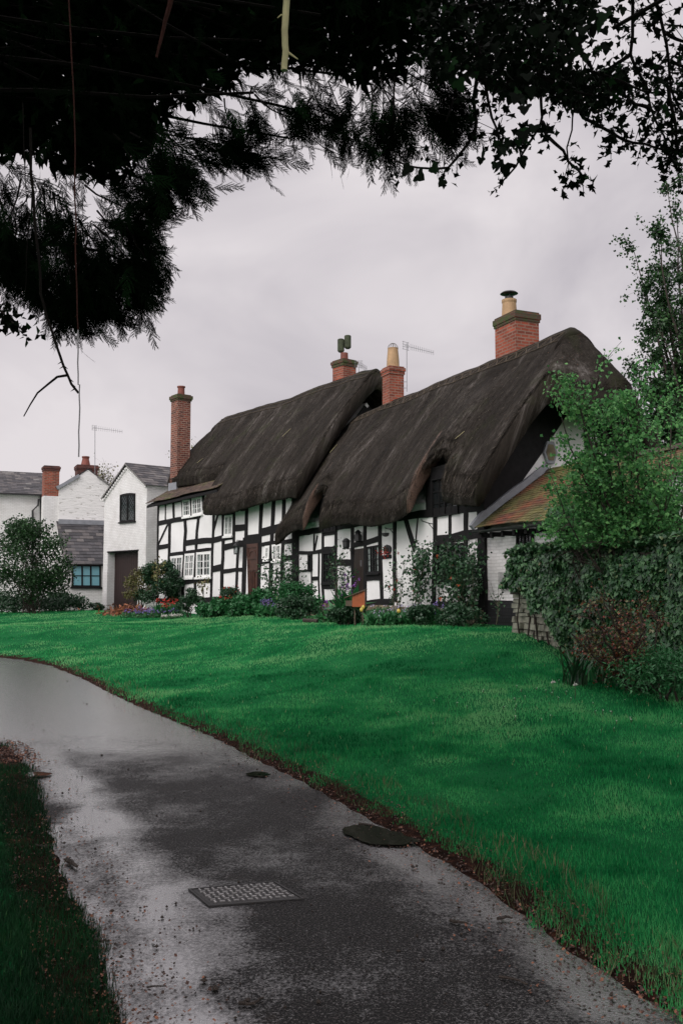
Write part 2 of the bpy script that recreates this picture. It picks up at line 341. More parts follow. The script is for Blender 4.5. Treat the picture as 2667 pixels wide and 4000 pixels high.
M['grass_dry'] = leafmat('verge_grass', [(0, (.02, .04, .012)), (.6, (.05, .085, .03)), (1, (.16, .15, .07))], .6, .2)
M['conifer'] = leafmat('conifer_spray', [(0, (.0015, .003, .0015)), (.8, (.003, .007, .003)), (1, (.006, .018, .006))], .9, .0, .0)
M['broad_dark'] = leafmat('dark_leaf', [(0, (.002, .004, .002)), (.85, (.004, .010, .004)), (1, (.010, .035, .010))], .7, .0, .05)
M['haw'] = leafmat('hawthorn_leaf', [(0, (.03, .12, .035)), (.5, (.085, .27, .08)), (1, (.18, .42, .13))], .5, .35, .3)
M['tallleaf'] = leafmat('tall_tree_leaf', [(0, (.01, .028, .01)), (.6, (.02, .06, .018)), (1, (.05, .13, .035))], .5, .15, .3)
M['ivy'] = leafmat('ivy_leaf', [(0, (.008, .030, .012)), (.5, (.025, .085, .03)), (.92, (.07, .17, .06)), (1, (.16, .16, .08))], .38, .0, .38)
M['shrub'] = leafmat('shrub_leaf', [(0, (.008, .03, .012)), (.6, (.02, .065, .026)), (1, (.05, .12, .05))], .45, .1, .4)
M['fresh'] = leafmat('fresh_green_leaf', [(0, (.012, .07, .02)), (.6, (.025, .13, .04)), (1, (.06, .22, .075))], .45, .2, .4)
M['olive'] = leafmat('olive_leaf', [(0, (.09, .045, .015)), (.4, (.08, .085, .025)), (1, (.2, .2, .07))], .5, .15)
M['redleaf'] = leafmat('red_shrub_leaf', [(0, (.04, .02, .01)), (.35, (.12, .03, .014)), (.5, (.24, .045, .02)), (.58, (.08, .07, .022)), (1, (.14, .15, .05))], .5, .15)
M['litter'] = leafmat('fallen_leaves', [(0, (.02, .011, .007)), (.6, (.08, .03, .016)), (1, (.28, .11, .055))], .6)
def petal(n, c): return leafmat(n, [(0, tuple(x*.7 for x in c)), (1, c)], .5, .2)
M['violet'] = petal('violet_petal', (.22, .16, .48)); M['purple'] = petal('purple_petal', (.22, .05, .34)); M['lilac'] = petal('lilac_petal', (.5, .45, .62))
M['red'] = petal('red_petal', (.5, .03, .015)); M['yellow'] = petal('yellow_petal', (.75, .6, .12)); M['white'] = petal('white_petal', (.75, .75, .68)); M['orangef'] = petal('orange_petal', (.5, .09, .03))
M['darkwater'] = glassm('puddle_water', (.004, .009, .004), .03)
M['iron_dark'] = simple('dark_cast_iron', (.02, .019, .018), .6, .4, 20, .4)  # darker copy of the iron, for contrast with the bars
M['iron'] = simple('glinting_cast_iron', (.45, .44, .43), .32, .35, 20, .3, metal=.8)  # pale base puts the wet glint of the raised bars into colour
M['bracken'] = leafmat('dead_bracken', [(0, (.08, .03, .015)), (1, (.28, .1, .04))], .7)
# ------------------------------------------------------------------ ground and road
VS = 4000/2352.
redge = [(0, 1507), (60, 1512), (130, 1528), (200, 1556), (260, 1587), (330, 1620), (400, 1648), (500, 1688), (600, 1738), (700, 1785), (800, 1838), (900, 1893), (1000, 1948), (1100, 2003), (1200, 2072), (1300, 2147), (1400, 2212), (1500, 2272), (1568, 2312)]
ledge = [(0, 1712), (30, 1735), (62, 1790), (80, 1880), (100, 1955), (130, 2050), (180, 2150), (210, 2250), (230, 2352)]
R = [onz(x*VS, y*VS)[:2] for x, y in redge]; Lf = [onz(x*VS, y*VS)[:2] for x, y in ledge]
Rline = [np.array(p) for p in [(-120, 22), (-40, 27), (-22, 27), (-14, 25.2)]]+R+[np.array(p) for p in [(1.9, 2.2), (2.2, .5), (2.4, -4), (2.4, -30)]]
Lline = [np.array(p) for p in [(-120, 12), (-40, 17), (-22, 17.5), (-12, 15.5), (-6.5, 12.2)]]+Lf+[np.array(p) for p in [(-.75, 2.6), (-.6, 1.2), (-.6, -4), (-.6, -30)]]
road_poly = np.array(Rline+Lline[::-1])
def seg_dist(P, line):
    d = np.full(len(P), 1e9)
    for a, b in zip(line[:-1], line[1:]):
        ab = b-a; k = np.clip(((P-a) @ ab)/(ab @ ab), 0, 1); d = np.minimum(d, np.linalg.norm(P-(a+k[:, None]*ab), axis=1))
    return d
def inside(P, poly):
    x, y = P[:, 0], P[:, 1]; c = np.zeros(len(P), bool); j = len(poly)-1
    for i in range(len(poly)):
        xi, yi = poly[i]; xj, yj = poly[j]
        m = ((yi > y) != (yj > y)) & (x < (xj-xi)*(y-yi)/((yj-yi)+1e-12)+xi); c ^= m; j = i
    return c
def road_sd(P):
    P = np.asarray(P, float); dr = seg_dist(P, Rline); dl = seg_dist(P, Lline); ins = inside(P, road_poly)
    return np.where(ins, -np.minimum(dr, dl), np.minimum(dr, dl)), dr, dl
def ss(a, b, x): t = np.clip((x-a)/(b-a), 0, 1); return t*t*(3-2*t)
CP = np.array([(3.2, 20.6, .80), (2, 19, .80), (-1.5, 31, .72), (-1, 26, .72), (-8, 39, .68), (-13, 42, .56), (-17, 42, .3), (-24, 42, .1), (-20, 60, .3), (3.3, 17, .76), (4.0, 14.6, .5), (4.6, 12.5, .33), (7, 12, .3), (10, 20, .7), (3.7, 10, .24),
               (3, 7, .17), (2, 5, .12), (5, 6, .15), (2, 12, .42), (0, 14, .42), (-3, 20, .45), (-5, 27, .45), (-9, 33, .40), (-14, 32, .2), (1.5, 8, .2), (-4, 2, .1), (-5, 6, .12), (-8, 10, .1), (3, 0, .1), (0, 100, .6), (40, 60, .6), (-60, 60, .2)])
def Hraw(P):
    P = np.asarray(P, float); d2 = ((P[:, None, :]-CP[None, :, :2])**2).sum(2)+.6; wt = 1/d2**1.6
    return (wt*CP[:, 2]).sum(1)/wt.sum(1)
def vnoise(P, s, seed=0): 
    return np.array([noise.noise(Vector((p[0]*s, p[1]*s, seed))) for p in P])
def height(P, fine=True):
    P = np.atleast_2d(np.asarray(P, float))[:, :2]; sd_, dr, dl = road_sd(P); H = Hraw(P)
    z = np.where(sd_ < 0, -.05*ss(0, .25, -sd_), .0)
    lip = .07*ss(0, .3, sd_); z = np.where(sd_ >= 0, lip+(H-.05)*ss(.0, 5.5, sd_), z)
    if fine: z = z+np.where(sd_ > 0, ss(0, 1.2, sd_)*(.05*vnoise(P, .8, 3)+.028*vnoise(P, 2.2, 8)), 0)
    return z
def hz(x, y): return float(height([(x, y)])[0])
def warp(n, lo, hi, c, k):
    a = np.linspace(math.asinh((lo-c)/k), math.asinh((hi-c)/k), n); return c+k*np.sinh(a)
gx = warp(250, -900, 900, 0, 3.); gy = warp(330, -60, 1600, 6, 3.5)
GX, GY = np.meshgrid(gx, gy); P = np.stack([GX.ravel(), GY.ravel()], 1)
near = (np.abs(P[:, 0]) < 60) & (P[:, 1] < 90) & (P[:, 1] > -10)
Z = np.full(len(P), .4); Z[near] = height(P[near])
far = ~near; Z[far] = height(P[far], False)
sdg, drg, dlg = road_sd(P)
nx, ny = len(gx), len(gy); I = np.arange(nx*ny).reshape(ny, nx)
fa = np.stack([I[:-1, :-1], I[:-1, 1:], I[1:, 1:], I[1:, :-1]], 2).reshape(-1, 4)
soil = 1-ss(.0, .26, sdg); soil = np.where((dlg < drg) & (sdg > 0), 1-ss(.05, .4, sdg), soil)
gravel_patch = 1-ss(.2, .7, np.linalg.norm(P-np.array([-3.5, 9.0]), axis=1)); soil = np.maximum(soil, gravel_patch)
uv = np.stack([soil[fa.ravel()], np.zeros(fa.size)], 1)
g = mesh_np('ground', np.column_stack([P, Z]), fa, M['ground'], None, uv, True, loc=(0, 0, 0)); tag(g, kind='structure')
# the lane: a strip between its two edges, subdivided
def resample(line, n):
    l = np.array(line); s = np.r_[0, np.cumsum(np.linalg.norm(np.diff(l, axis=0), axis=1))]; return s, l
def pick(line, ts):
    s, l = line; return np.column_stack([np.interp(ts*s[-1], s, l[:, 0]), np.interp(ts*s[-1], s, l[:, 1])])
# pair the edges by walking: parametrise both from behind the camera
rl = resample(Rline[::-1], 0); ll = resample(Lline[::-1], 0)
keyR = [0, 30/rl[0][-1]]; nA, nB = 420, 22
def arc_at(line, pt): 
    s, l = line; best = (1e9, 0)
    for i in range(len(l)-1):
        ab = l[i+1]-l[i]; k = np.clip((np.array(pt)-l[i]) @ ab/(ab @ ab), 0, 1); d = np.linalg.norm(l[i]+k*ab-np.array(pt)); best = min(best, (d, (s[i]+k*(s[i+1]-s[i]))/s[-1]))
    return best[1]
kr = [0]+[arc_at(rl, p) for p in [(1.9, 2.2), (.9, 4.5), (-.5, 8.5), (-4, 16), (-8.2, 22), (-14, 25.2), (-40, 27)]]+[1]
kl = [0]+[arc_at(ll, p) for p in [(-.7, 2.2), (-1.3, 4.4), (-3.0, 8.2), (-4.2, 10.2), (-8.0, 13.2), (-12, 15.5), (-40, 17)]]+[1]
kk = [0, .12, .3, .5, .66, .78, .87, .94, 1]
tt = np.linspace(0, 1, nA); PR = pick(rl, np.interp(tt, kk, kr)); PL = pick(ll, np.interp(tt, kk, kl))
wob = np.array([noise.noise(Vector((t_*60, 0, 5)))*.06 for t_ in tt]); wob2 = np.array([noise.noise(Vector((t_*60, 9, 5)))*.08 for t_ in tt])
V = []; WT = []
trk = [([(20, 1620), (60, 1700), (130, 1760), (190, 1830), (240, 1900), (300, 1980), (350, 2050), (400, 2110), (380, 2180), (420, 2260), (450, 2352)], .20, .75), ([(110, 1900), (150, 2000), (190, 2090), (230, 2180), (270, 2260), (300, 2352)], .13, .55),
       ([(560, 1720), (660, 1775), (740, 1820), (830, 1880), (900, 1945), (1010, 2010), (1120, 2075), (1230, 2150), (1330, 2230), (1430, 2300)], .19, .8), ([(150, 1560), (260, 1610), (340, 1650)], .25, .4), ([(350, 2050), (430, 2030), (520, 2100), (540, 2200)], .14, .4)]
trkw = [([onz(a*VS, b*VS)[:2] for a, b in p], w_, k_) for p, w_, k_ in trk]
for i in range(nA):
    a, b = PL[i], PR[i]; wdt = np.linalg.norm(b-a); d = (b-a)/wdt
    for j in range(nB):
        k = j/(nB-1); p = a-d*(.05+wob2[i])+(b-a+d*(.1+wob[i]+wob2[i]))*k
        V.append((p[0], p[1], .0-.018*(abs(2*k-1)**3))); y = p[1]
        dl_, dr_ = k*wdt, (1-k)*wdt
        wl = math.exp(-((dl_-.95)/.42)**2)*(.75 if y < 7 else .5); wr = math.exp(-((dr_-.30)/.26)**2)*.72
        farw = ss(7.5, 11.5, y)*.5-ss(16, 21, y)*.25; mid = .12 if y < 3.3 else 0.
        WT.append(farw*1.5-.02)
I = np.arange(nA*nB).reshape(nA, nB); fa = np.stack([I[:-1, :-1], I[:-1, 1:], I[1:, 1:], I[1:, :-1]], 2).reshape(-1, 4)
V_ = np.array(V); WT = np.array(WT)
mod_ = np.clip(.62+1.1*np.array([noise.noise(Vector((v[0]*1.5, v[1]*.8, 3)))+.5*noise.noise(Vector((v[0]*4, v[1]*2.2, 7))) for v in V]), .12, 1.25)
for p_, w_, k_ in trkw: WT = np.maximum(WT, k_*np.exp(-(seg_dist(V_[:, :2], p_)/(.72*w_*(1+.05*V_[:, 1])))**2)*1.1*mod_+.25*WT)
rd = mesh_np('road', np.array(V), fa, M['asphalt'], None, np.stack([WT[fa.ravel()], np.zeros(fa.size)], 1), True, loc=(0, 0, 0)); tag(rd, kind='structure')
if rd.data.polygons[0].normal.z < 0: rd.data.flip_normals()
# puddles: flat irregular sheets of water lying on the lane
def puddle(pxs, z=.006):
    pts = [onz(x, y, 0) for x, y in pxs]; c = sum(pts)/len(pts); n = 48
    ang = [math.atan2(p[1]-c[1], p[0]-c[0]) for p in pts]; o = np.argsort(ang); an = np.array(ang)[o]; rr = np.array([np.linalg.norm(pts[i][:2]-c[:2]) for i in o])
    th = np.linspace(-math.pi, math.pi, n, endpoint=False); r_ = np.interp(th, an, rr, period=2*math.pi)
    r_ = r_*(.97+.16*np.array([noise.noise(Vector((math.cos(a)*2.5, math.sin(a)*2.5, c[0])))+.5*noise.noise(Vector((math.cos(a)*7, math.sin(a)*7, c[0]))) for a in th]))
    m = MB(); m.add([(c[0]+r_[i]*math.cos(th[i]), c[1]+r_[i]*math.sin(th[i]), z) for i in range(n)], [tuple(range(n))])
    o = m.build('puddle', M['darkwater'], None, loc=(c[0], c[1], z)); tag(o, kind='structure')
puddle([(1332, 3238), (1375, 3225), (1440, 3226), (1520, 3248), (1585, 3270), (1650, 3292), (1590, 3303), (1500, 3303), (1420, 3292), (1365, 3268)])
puddle([(968, 3022), (1010, 3016), (1052, 3024), (1030, 3036), (985, 3034)])
puddle([(88, 3022), (150, 3018), (200, 3027), (160, 3034), (100, 3031)])
# ------------------------------------------------------------------ grass
def tufts(x, y, hgt, wid, lean=.5):
    n = len(x); z = height(np.column_stack([x, y]))
    a = rng.uniform(0, 2*math.pi, n); l = rng.normal(0, lean, n)*hgt; la = rng.uniform(0, 2*math.pi, n)
    dx, dy = np.cos(a)*wid/2, np.sin(a)*wid/2
    b = np.column_stack([x, y, z]); V = np.empty((n, 3, 3)); V[:, 0] = b-np.column_stack([dx, dy, 0*dx+.01]); V[:, 1] = b+np.column_stack([dx, dy, 0*dx-.01])
    V[:, 2] = b+np.column_stack([np.cos(la)*l, np.sin(la)*l, hgt]); return V.reshape(-1, 3)
def lattice(x, y, s, seed, n=256):                   # cheap smooth noise for many points
    r = np.random.default_rng(seed).uniform(-1, 1, (n, n)); fx, fy = x*s % n, y*s % n
    i, j = fx.astype(int) % n, fy.astype(int) % n; u, v = fx-np.floor(fx), fy-np.floor(fy); r = np.pad(r, ((0, 1), (0, 1)), mode='wrap'); u = u*u*(3-2*u); v = v*v*(3-2*v)
    return (r[i, j]*(1-u)*(1-v)+r[i+1, j]*u*(1-v)+r[i, j+1]*(1-u)*v+r[i+1, j+1]*u*v)
def grass(name, n, ymin, ymax, xr, test, hs, mt, tone=None, wscale=1., seed=1, lab=None):
    r = np.random.default_rng(seed); y = np.exp(r.uniform(math.log(ymin), math.log(ymax), n)); x = (y*1.0)*r.uniform(xr[0], xr[1], n)
    Pn = np.column_stack([x, y]); k = test(Pn); x, y = x[k], y[k]
    hn = .5*lattice(x, y, .9, seed)+.6*np.maximum(-.3, lattice(x, y, 2.6, seed+1))
    h = hs*(.6+.4*ss(4, 12, y))*(1+.7*hn)*rng.uniform(.55, 1.3, len(x)); wd = wscale*(.0028+.00055*y)
    V = tufts(x, y, h, wd)
    t = np.clip(.50+.33*lattice(x, y, .55, seed+5)+.34*lattice(x, y*.7, 2.3, seed+6)+.2*lattice(x, y, 6.1, seed+7)+rng.normal(0, .13, len(x)), 0, .96)
    if tone is not None: t = np.clip(t+tone(x, y), 0, .96)
    t[rng.uniform(0, 1, len(t)) < .006] = 1.
    uv = np.repeat(np.column_stack([t, t*0]), 3, axis=0)
    o = mesh_np(name, V, np.arange(len(V)).reshape(-1, 3), mt, None, uv, False, loc=(0, 0, 0)); tag(o, lab, name.replace('_', ' '), kind='stuff'); return o
house_clear = np.array([(3.0, 20.3), (5.3, 15.4), (9, 17), (9, 30), (-1, 45), (-9, 41.5), (-8, 38.9), (-1.8, 30.8)])
def on_lawn(P):
    sd_, dr, dl = road_sd(P); e = .07*lattice(P[:, 0], P[:, 1], 2.2, 4)+.06*lattice(P[:, 0], P[:, 1], 9., 5)+.05*np.abs(rng.normal(0, 1, len(P)))
    return (sd_ > -.03+e) & (dr < dl) & ~inside(P, house_clear)
def on_verge(P):
    sd_, dr, dl = road_sd(P); e = .1*lattice(P[:, 0]+40, P[:, 1], 1.6, 4)+.07*np.abs(rng.normal(0, 1, len(P)))
    return (sd_ > -.10+e) & (np.linalg.norm((P-np.array([-3.4, 8.7]))/np.array([.48, .8]), axis=1) > 1) & (dl < dr)
grass('lawn_grass', 860000, 2.2, 48, (-.66, .95), on_lawn, (.036), M['grass'], lambda x, y: .36*ss(12, 24, y)-.17+.6*np.maximum(0, lattice(x+20, y*1.6, .45, 71)-.15)*ss(7, 16, y)+.3*np.maximum(0, lattice(x, y*2, 1.1, 72)-.35)-.25*np.maximum(0, lattice(x+9, y, .8, 73)-.2), 1.25, 11, 'mown green lawn sloping up from the lane to the thatched cottages')
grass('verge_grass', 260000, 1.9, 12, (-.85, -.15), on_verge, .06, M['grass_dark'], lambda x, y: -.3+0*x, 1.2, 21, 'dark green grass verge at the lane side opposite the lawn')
def edge_band(P):
    sd_, dr, dl = road_sd(P); e = .10*lattice(P[:, 0], P[:, 1], 3.2, 14); return (sd_ > -.03+e) & (sd_ < .35+2*e) & (dr < dl)
grass('rough_edge_grass', 70000, 2.0, 20, (-.4, .75), edge_band, .075, M['grass_dry'], None, 1.1, 31, 'longer brownish grass overhanging the lawn edge beside the lane')
# ------------------------------------------------------------------ litter, stones, sticks, cover
def scatter_leaf(n, test, ymin, ymax, xr, size, mt, name, lab, z0=.004, seed=5, cat=None):
    r = np.random.default_rng(seed); y = np.exp(r.uniform(math.log(ymin), math.log(ymax), n)); x = y*r.uniform(xr[0], xr[1], n)
    k = test(np.column_stack([x, y])); x, y = x[k], y[k]; n = len(x); z = np.maximum(height(np.column_stack([x, y]), False), 0)+z0
    s = size*r.uniform(.4, 1.4, n); a = r.uniform(0, 6.28, n); tz = r.uniform(0, .6, n)*s
    c = np.column_stack([x, y, z]); d = np.column_stack([np.cos(a)*s, np.sin(a)*s, tz]); e = np.column_stack([-np.sin(a)*s*.45, np.cos(a)*s*.45, r.uniform(-.1, .3, n)*s])
    V = np.stack([c-d*.5, c+e, c+d*.5, c-e], 1).reshape(-1, 3)
    uv = np.repeat(np.column_stack([r.uniform(0, 1, n), np.zeros(n)]), 4, axis=0)
    o = mesh_np(name, V, np.arange(4*n).reshape(-1, 4), mt, None, uv, False, loc=(0, 0, 0)); return tag(o, lab, cat or name.replace('_', ' '), kind='stuff')
def soil_strip(P):
    sd_, dr, dl = road_sd(P); r = rng.uniform(0, 1, len(P)); a = np.where(dl < dr, .22, .2)
    return (sd_ > -.10-.45*r**3) & (sd_ < a)
scatter_leaf(95000, soil_strip, 2.8, 22, (-.6, .5), .014, M['litter'], 'leaf_litter', 'reddish brown fallen leaves and needles along both lane edges')
def stones(n, test, ymin, ymax, xr, size, mt, name, lab, seed=9, cat='stones'):
    r = np.random.default_rng(seed); y = np.exp(r.uniform(math.log(ymin), math.log(ymax), n)); x = y*r.uniform(xr[0], xr[1], n)
    k = test(np.column_stack([x, y])); x, y = x[k], y[k]; n = len(x); z = np.maximum(height(np.column_stack([x, y]), False), 0)
    base = np.array([(1, 0, 0), (-1, 0, 0), (0, 1, 0), (0, -1, 0), (0, 0, .8), (0, 0, -.6)], float); F_ = np.array([(0, 2, 4), (2, 1, 4), (1, 3, 4), (3, 0, 4), (2, 0, 5), (1, 2, 5), (3, 1, 5), (0, 3, 5)])
    s = size*r.lognormal(0, .45, n); V = base[None]*r.uniform(.6, 1.2, (n, 6, 3))*s[:, None, None]; a = r.uniform(0, 6.28, n)
    ca, sa = np.cos(a)[:, None], np.sin(a)[:, None]; X = V[..., 0]*ca-V[..., 1]*sa; Y = V[..., 0]*sa+V[..., 1]*ca
    V = np.stack([X+x[:, None], Y+y[:, None], V[..., 2]+z[:, None]+s[:, None]*.3], 2).reshape(-1, 3)
    f = (F_[None]+(np.arange(n)*6)[:, None, None]).reshape(-1, 3); uv = np.repeat(np.column_stack([r.uniform(0, 1, n), np.zeros(n)]), 24, axis=0)
    o = mesh_np(name, V, f, mt, None, uv, False, loc=(0, 0, 0)); return tag(o, lab, cat, kind='stuff')
def in_lane(P):
    sd_, dr, dl = road_sd(P); r = rng.uniform(0, 1, len(P)); return (sd_ < -.02) & (r < .04+.9*np.exp(-np.abs(sd_)/.22))
stones(16000, in_lane, 2.9, 20, (-.5, .45), .0055, M['bark'], 'grit', 'dark grit and crumbs of soil washed onto the wet lane', cat='grit')
def left_gravel(P): 
    sd_, dr, dl = road_sd(P); r = rng.uniform(0, 1, len(P)); d = np.minimum(np.linalg.norm((P-np.array([-3.45, 8.9]))/np.array([.5, 1.1]), axis=1), np.linalg.norm((P-np.array([-1.75, 6.1]))/np.array([.22, .7]), axis=1)); return (r < 1.2*np.exp(-d**2)) & (sd_ > -.5) & (sd_ < .9)
def left_gravel2(P):
    sd_, dr, dl = road_sd(P); r = rng.uniform(0, 1, len(P)); d = np.linalg.norm((P-np.array([-3.45, 8.75]))/np.array([.42, .85]), axis=1); return (r < 1.4*np.exp(-d**2)) & (sd_ > -.25)
stones(70000, left_gravel2, 4, 12, (-.5, -.25), .007, M['litter'], 'red_gravel', 'reddish gravel washed out at the outer bend of the lane', seed=12, cat='gravel')
def stick(pxs, rad, lab, z=.008, name='fallen_twig'):
    pts = [onz(x, y, 0)+np.array([0, 0, z]) for x, y in pxs]; full = []
    for a, b in zip(pts[:-1], pts[1:]):
        for k in np.linspace(0, 1, 4, endpoint=False): full.append(a+(b-a)*k+rng.normal(0, .003, 3)*np.array([1, 1, .3]))
    full.append(pts[-1]); m = MB(); m.tube(full, np.linspace(rad, rad*.5, len(full)), 5)
    mid = full[len(full)//2]; d = full[-1]-full[0]; m.tube([mid, mid+np.array([d[1], -d[0], 0])*.12+d*.1], rad*.5, 4)
    tag(m.build(name, M['bark'], None), lab, 'twig', 'twigs fallen on the lane')
stick([(930, 3925), (985, 3930), (1030, 3905)], .008, 'crooked dark twig on dry asphalt, lowest in the photo')
stick([(1755, 3600), (1790, 3608), (1828, 3612)], .009, 'straight dark twig lying alone on the lane right of the iron cover')
stick([(260, 3362), (285, 3375), (302, 3390)], .016, 'stubby dark broken stick beside the largest left puddle')
stick([(368, 3675), (400, 3682), (428, 3678)], .008, 'short twig near the dark verge below the left puddles')
stick([(140, 3305), (175, 3312), (205, 3308)], .008, 'dark twig just above the large left puddle')
stick([(1945, 3595), (1975, 3588), (2000, 3590)], .009, 'dark twig in the leaf litter at the lawn edge')
stick([(1400, 3222), (1440, 3226), (1462, 3230)], .009, 'short twig at the upper rim of the long dark puddle')
stick([(1940, 3820), (2030, 3840), (2060, 3852)], .006, 'thin pale curved twig on the lower right of the lane')
stick([(575, 3862), (620, 3860), (650, 3858)], .004, 'thin twig on the wet grey track left of the lane centre')
# inspection cover in the lane
cpx = [(735, 3476), (1075, 3446), (1190, 3514), (816, 3543)]; cw = [onz(x, y, 0) for x, y in cpx]; cc = sum(cw)/4
cv = thing('manhole_cover', 'rectangular cast iron inspection cover with raised bars set in the lane', 'manhole cover', (cc[0], cc[1], 0))
def cpt(a, b, z): return cw[0]*(1-a)*(1-b)+cw[1]*a*(1-b)+cw[2]*a*b+cw[3]*(1-a)*b+np.array([0, 0, z])
def cbar(m, a0, a1, b0, b1, z0, z1): m.hexa([cpt(a0, b0, z0), cpt(a1, b0, z0), cpt(a1, b1, z0), cpt(a0, b1, z0), cpt(a0, b0, z1), cpt(a1, b0, z1), cpt(a1, b1, z1), cpt(a0, b1, z1)])
m = MB(); cbar(m, .035, .965, .04, .96, -.02, .004); m.build('lid', M['iron_dark'], cv)
m = MB()
for i in range(12):
    for j in range(7):
        a, b = .08+i*.073, .10+j*.118
        if (i+j) % 2: cbar(m, a, a+.052, b+.012, b+.040, .004, .011)
        else: cbar(m, a+.012, a+.030, b-.01, b+.07, .004, .011)
m.build('raised_bars', M['iron'], cv)
m = MB()
for q in ((0, 1, 0, .03), (0, 1, .97, 1), (0, .025, .03, .97), (.975, 1, .03, .97)): cbar(m, *q, -.02, .007)
m.build('frame', M['iron_dark'], cv)
# ------------------------------------------------------------------ building helpers
def strip(m, fr, pts, width, w0=-.028, w1=.02, wob=.012):
    P = [np.array(p, float) for p in pts]; Q = []
    for a, b in zip(P[:-1], P[1:]):
        n = max(1, int(np.linalg.norm(b-a)/.35))
        for k in range(n): Q.append(a+(b-a)*k/n)
    Q.append(P[-1]); n = len(Q); Lp, Rp = [], []
    for i in range(n):
        d = Q[min(i+1, n-1)]-Q[max(i-1, 0)]; d /= np.linalg.norm(d)+1e-9; nr = np.array([-d[1], d[0]])
        a, b = width/2+random.uniform(-wob, wob), width/2+random.uniform(-wob, wob); Lp.append(Q[i]+nr*a); Rp.append(Q[i]-nr*b)
    w0 += random.uniform(-.004, .004)
    vs = []
    for i in range(n):
        vs += [fr.W(Lp[i][0], w0, Lp[i][1]), fr.W(Rp[i][0], w0, Rp[i][1]), fr.W(Rp[i][0], w1, Rp[i][1]), fr.W(Lp[i][0], w1, Lp[i][1])]
    fs = [(4*i+k, 4*i+(k+1) % 4, 4*i+4+(k+1) % 4, 4*i+4+k) for i in range(n-1) for k in range(4)]+[(0, 1, 2, 3), (4*n-1, 4*n-2, 4*n-3, 4*n-4)]
    m.add(vs, fs)
def crop(ox, oy, sc): return lambda x, y: (ox+x/sc, oy+y/sc)
def window(fr, parent, quad, ncas, cols, rows, fm, gm, w=-.03, ft=.05, mt=.018, curtain=0., sill=True, name='window', label=None, depth=.07):
    q = [np.array(p, float) for p in quad]              # BL, BR, TR, TL in (t,z)
    W_ = np.linalg.norm(q[1]-q[0]); H_ = np.linalg.norm(q[3]-q[0])
    B = lambda a, b: tuple(q[0]*(1-a)*(1-b)+q[1]*a*(1-b)+q[2]*a*b+q[3]*(1-a)*b)
    def bar(m, a0, a1, b0, b1, w0, w1): m.quadbar(fr, [B(a0, b0), B(a1, b0), B(a1, b1), B(a0, b1)], w0, w1)
    w -= .015; fa_, fb = ft/W_, ft/H_; ma, mb = mt/W_, mt/H_; m = MB()
    bar(m, 0, fa_, 0, 1, w, w+depth); bar(m, 1-fa_, 1, 0, 1, w, w+depth); bar(m, fa_, 1-fa_, 0, fb, w, w+depth); bar(m, fa_, 1-fa_, 1-fb, 1, w, w+depth)
    inner = 1-2*fa_
    for c in range(ncas):
        a0, a1 = fa_+inner*c/ncas, fa_+inner*(c+1)/ncas
        if c: bar(m, a0-fa_*.45, a0+fa_*.45, fb, 1-fb, w+.004, w+depth-.002)
        for k in range(1, cols): x = a0+(a1-a0)*k/cols; bar(m, x-ma/2, x+ma/2, fb, 1-fb, -.036, -.018)
    for k in range(1, rows): y = fb+(1-2*fb)*k/rows; bar(m, fa_, 1-fa_, y-mb/2, y+mb/2, -.034, -.019)
    if sill: bar(m, -.04, 1.04, -fb*.9, 0, w-.05, w+depth)
    o = m.build(name, fm, parent)
    if label: o['label'] = label
    m = MB(); bar(m, fa_*.5, 1-fa_*.5, fb*.5, 1-fb*.5, -.016, -.013); m.build('pane', gm, o)
    m = MB(); bar(m, fa_*.4, 1-fa_*.4, fb*.4, 1-fb*.4, -.006, -.001); m.build('backing', M['dark_room'], o)
    if curtain:
        for s_ in ((0.06, .06+curtain*.5), (.94-curtain*.5, .94)):
            m = MB(); n = 7
            for i in range(n):
                a = s_[0]+(s_[1]-s_[0])*i/n; m.quadbar(fr, [B(a, fb), B(a+(s_[1]-s_[0])/n*.8, fb), B(a+(s_[1]-s_[0])/n*.8, 1-fb), B(a, 1-fb)], -.011+.001*(i % 2), -.0075)
            m.build('curtain', M['curtain'], o)
    return o
def tiles(fr, t0, t1, wa, za, wb, zb, tw, ex, th, name, mt, parent, topfn=None, jit=.008, seed=1, skip=None):
    """courses of separate tiles from the eave (wa, za) up to (wb, zb)"""
    r = random.Random(seed); A = np.array([wa, za]); Bp = np.array([wb, zb]); Ln = np.linalg.norm(Bp-A); d = (Bp-A)/Ln; nrm = np.array([-d[1], d[0]])
    if nrm[1] < 0: nrm = -nrm
    nc = int(math.ceil(Ln/ex)); m = MB(); n = int(math.ceil((t1-t0)/tw))
    for c in range(nc):
        off = (c % 2)*.5*tw
        for k in range(-1, n+1):
            a = max(t0, t0+k*tw+off+.003); b = min(t1, t0+(k+1)*tw+off-.003)
            if b-a < .02: continue
            if skip and skip((a+b)/2, c/nc): continue
            s0 = c*ex+r.uniform(-jit, jit); s1 = min(s0+ex*1.35, Ln+.02); sag = topfn((a+b)/2, c/nc) if topfn else 0
            l0, l1 = th*1.1+r.uniform(0, .006), .004+r.uniform(0, .004); rv = r.random(); pts = []
            for s_, lift in ((s0, 0), (s1, 0), (s0, 1), (s1, 1)): pass
            def P_(t, s_, h): q = A+d*s_+nrm*h; return fr.W(t, q[0], q[1]+sag)
            m.hexa([P_(a, s0, l0-th), P_(b, s0, l0-th), P_(b, s1, l1-th*.9), P_(a, s1, l1-th*.9), P_(a, s0, l0), P_(b, s0, l0), P_(b, s1, l1), P_(a, s1, l1)], rv)
    return m.build(name, mt, parent, rnduv=True)
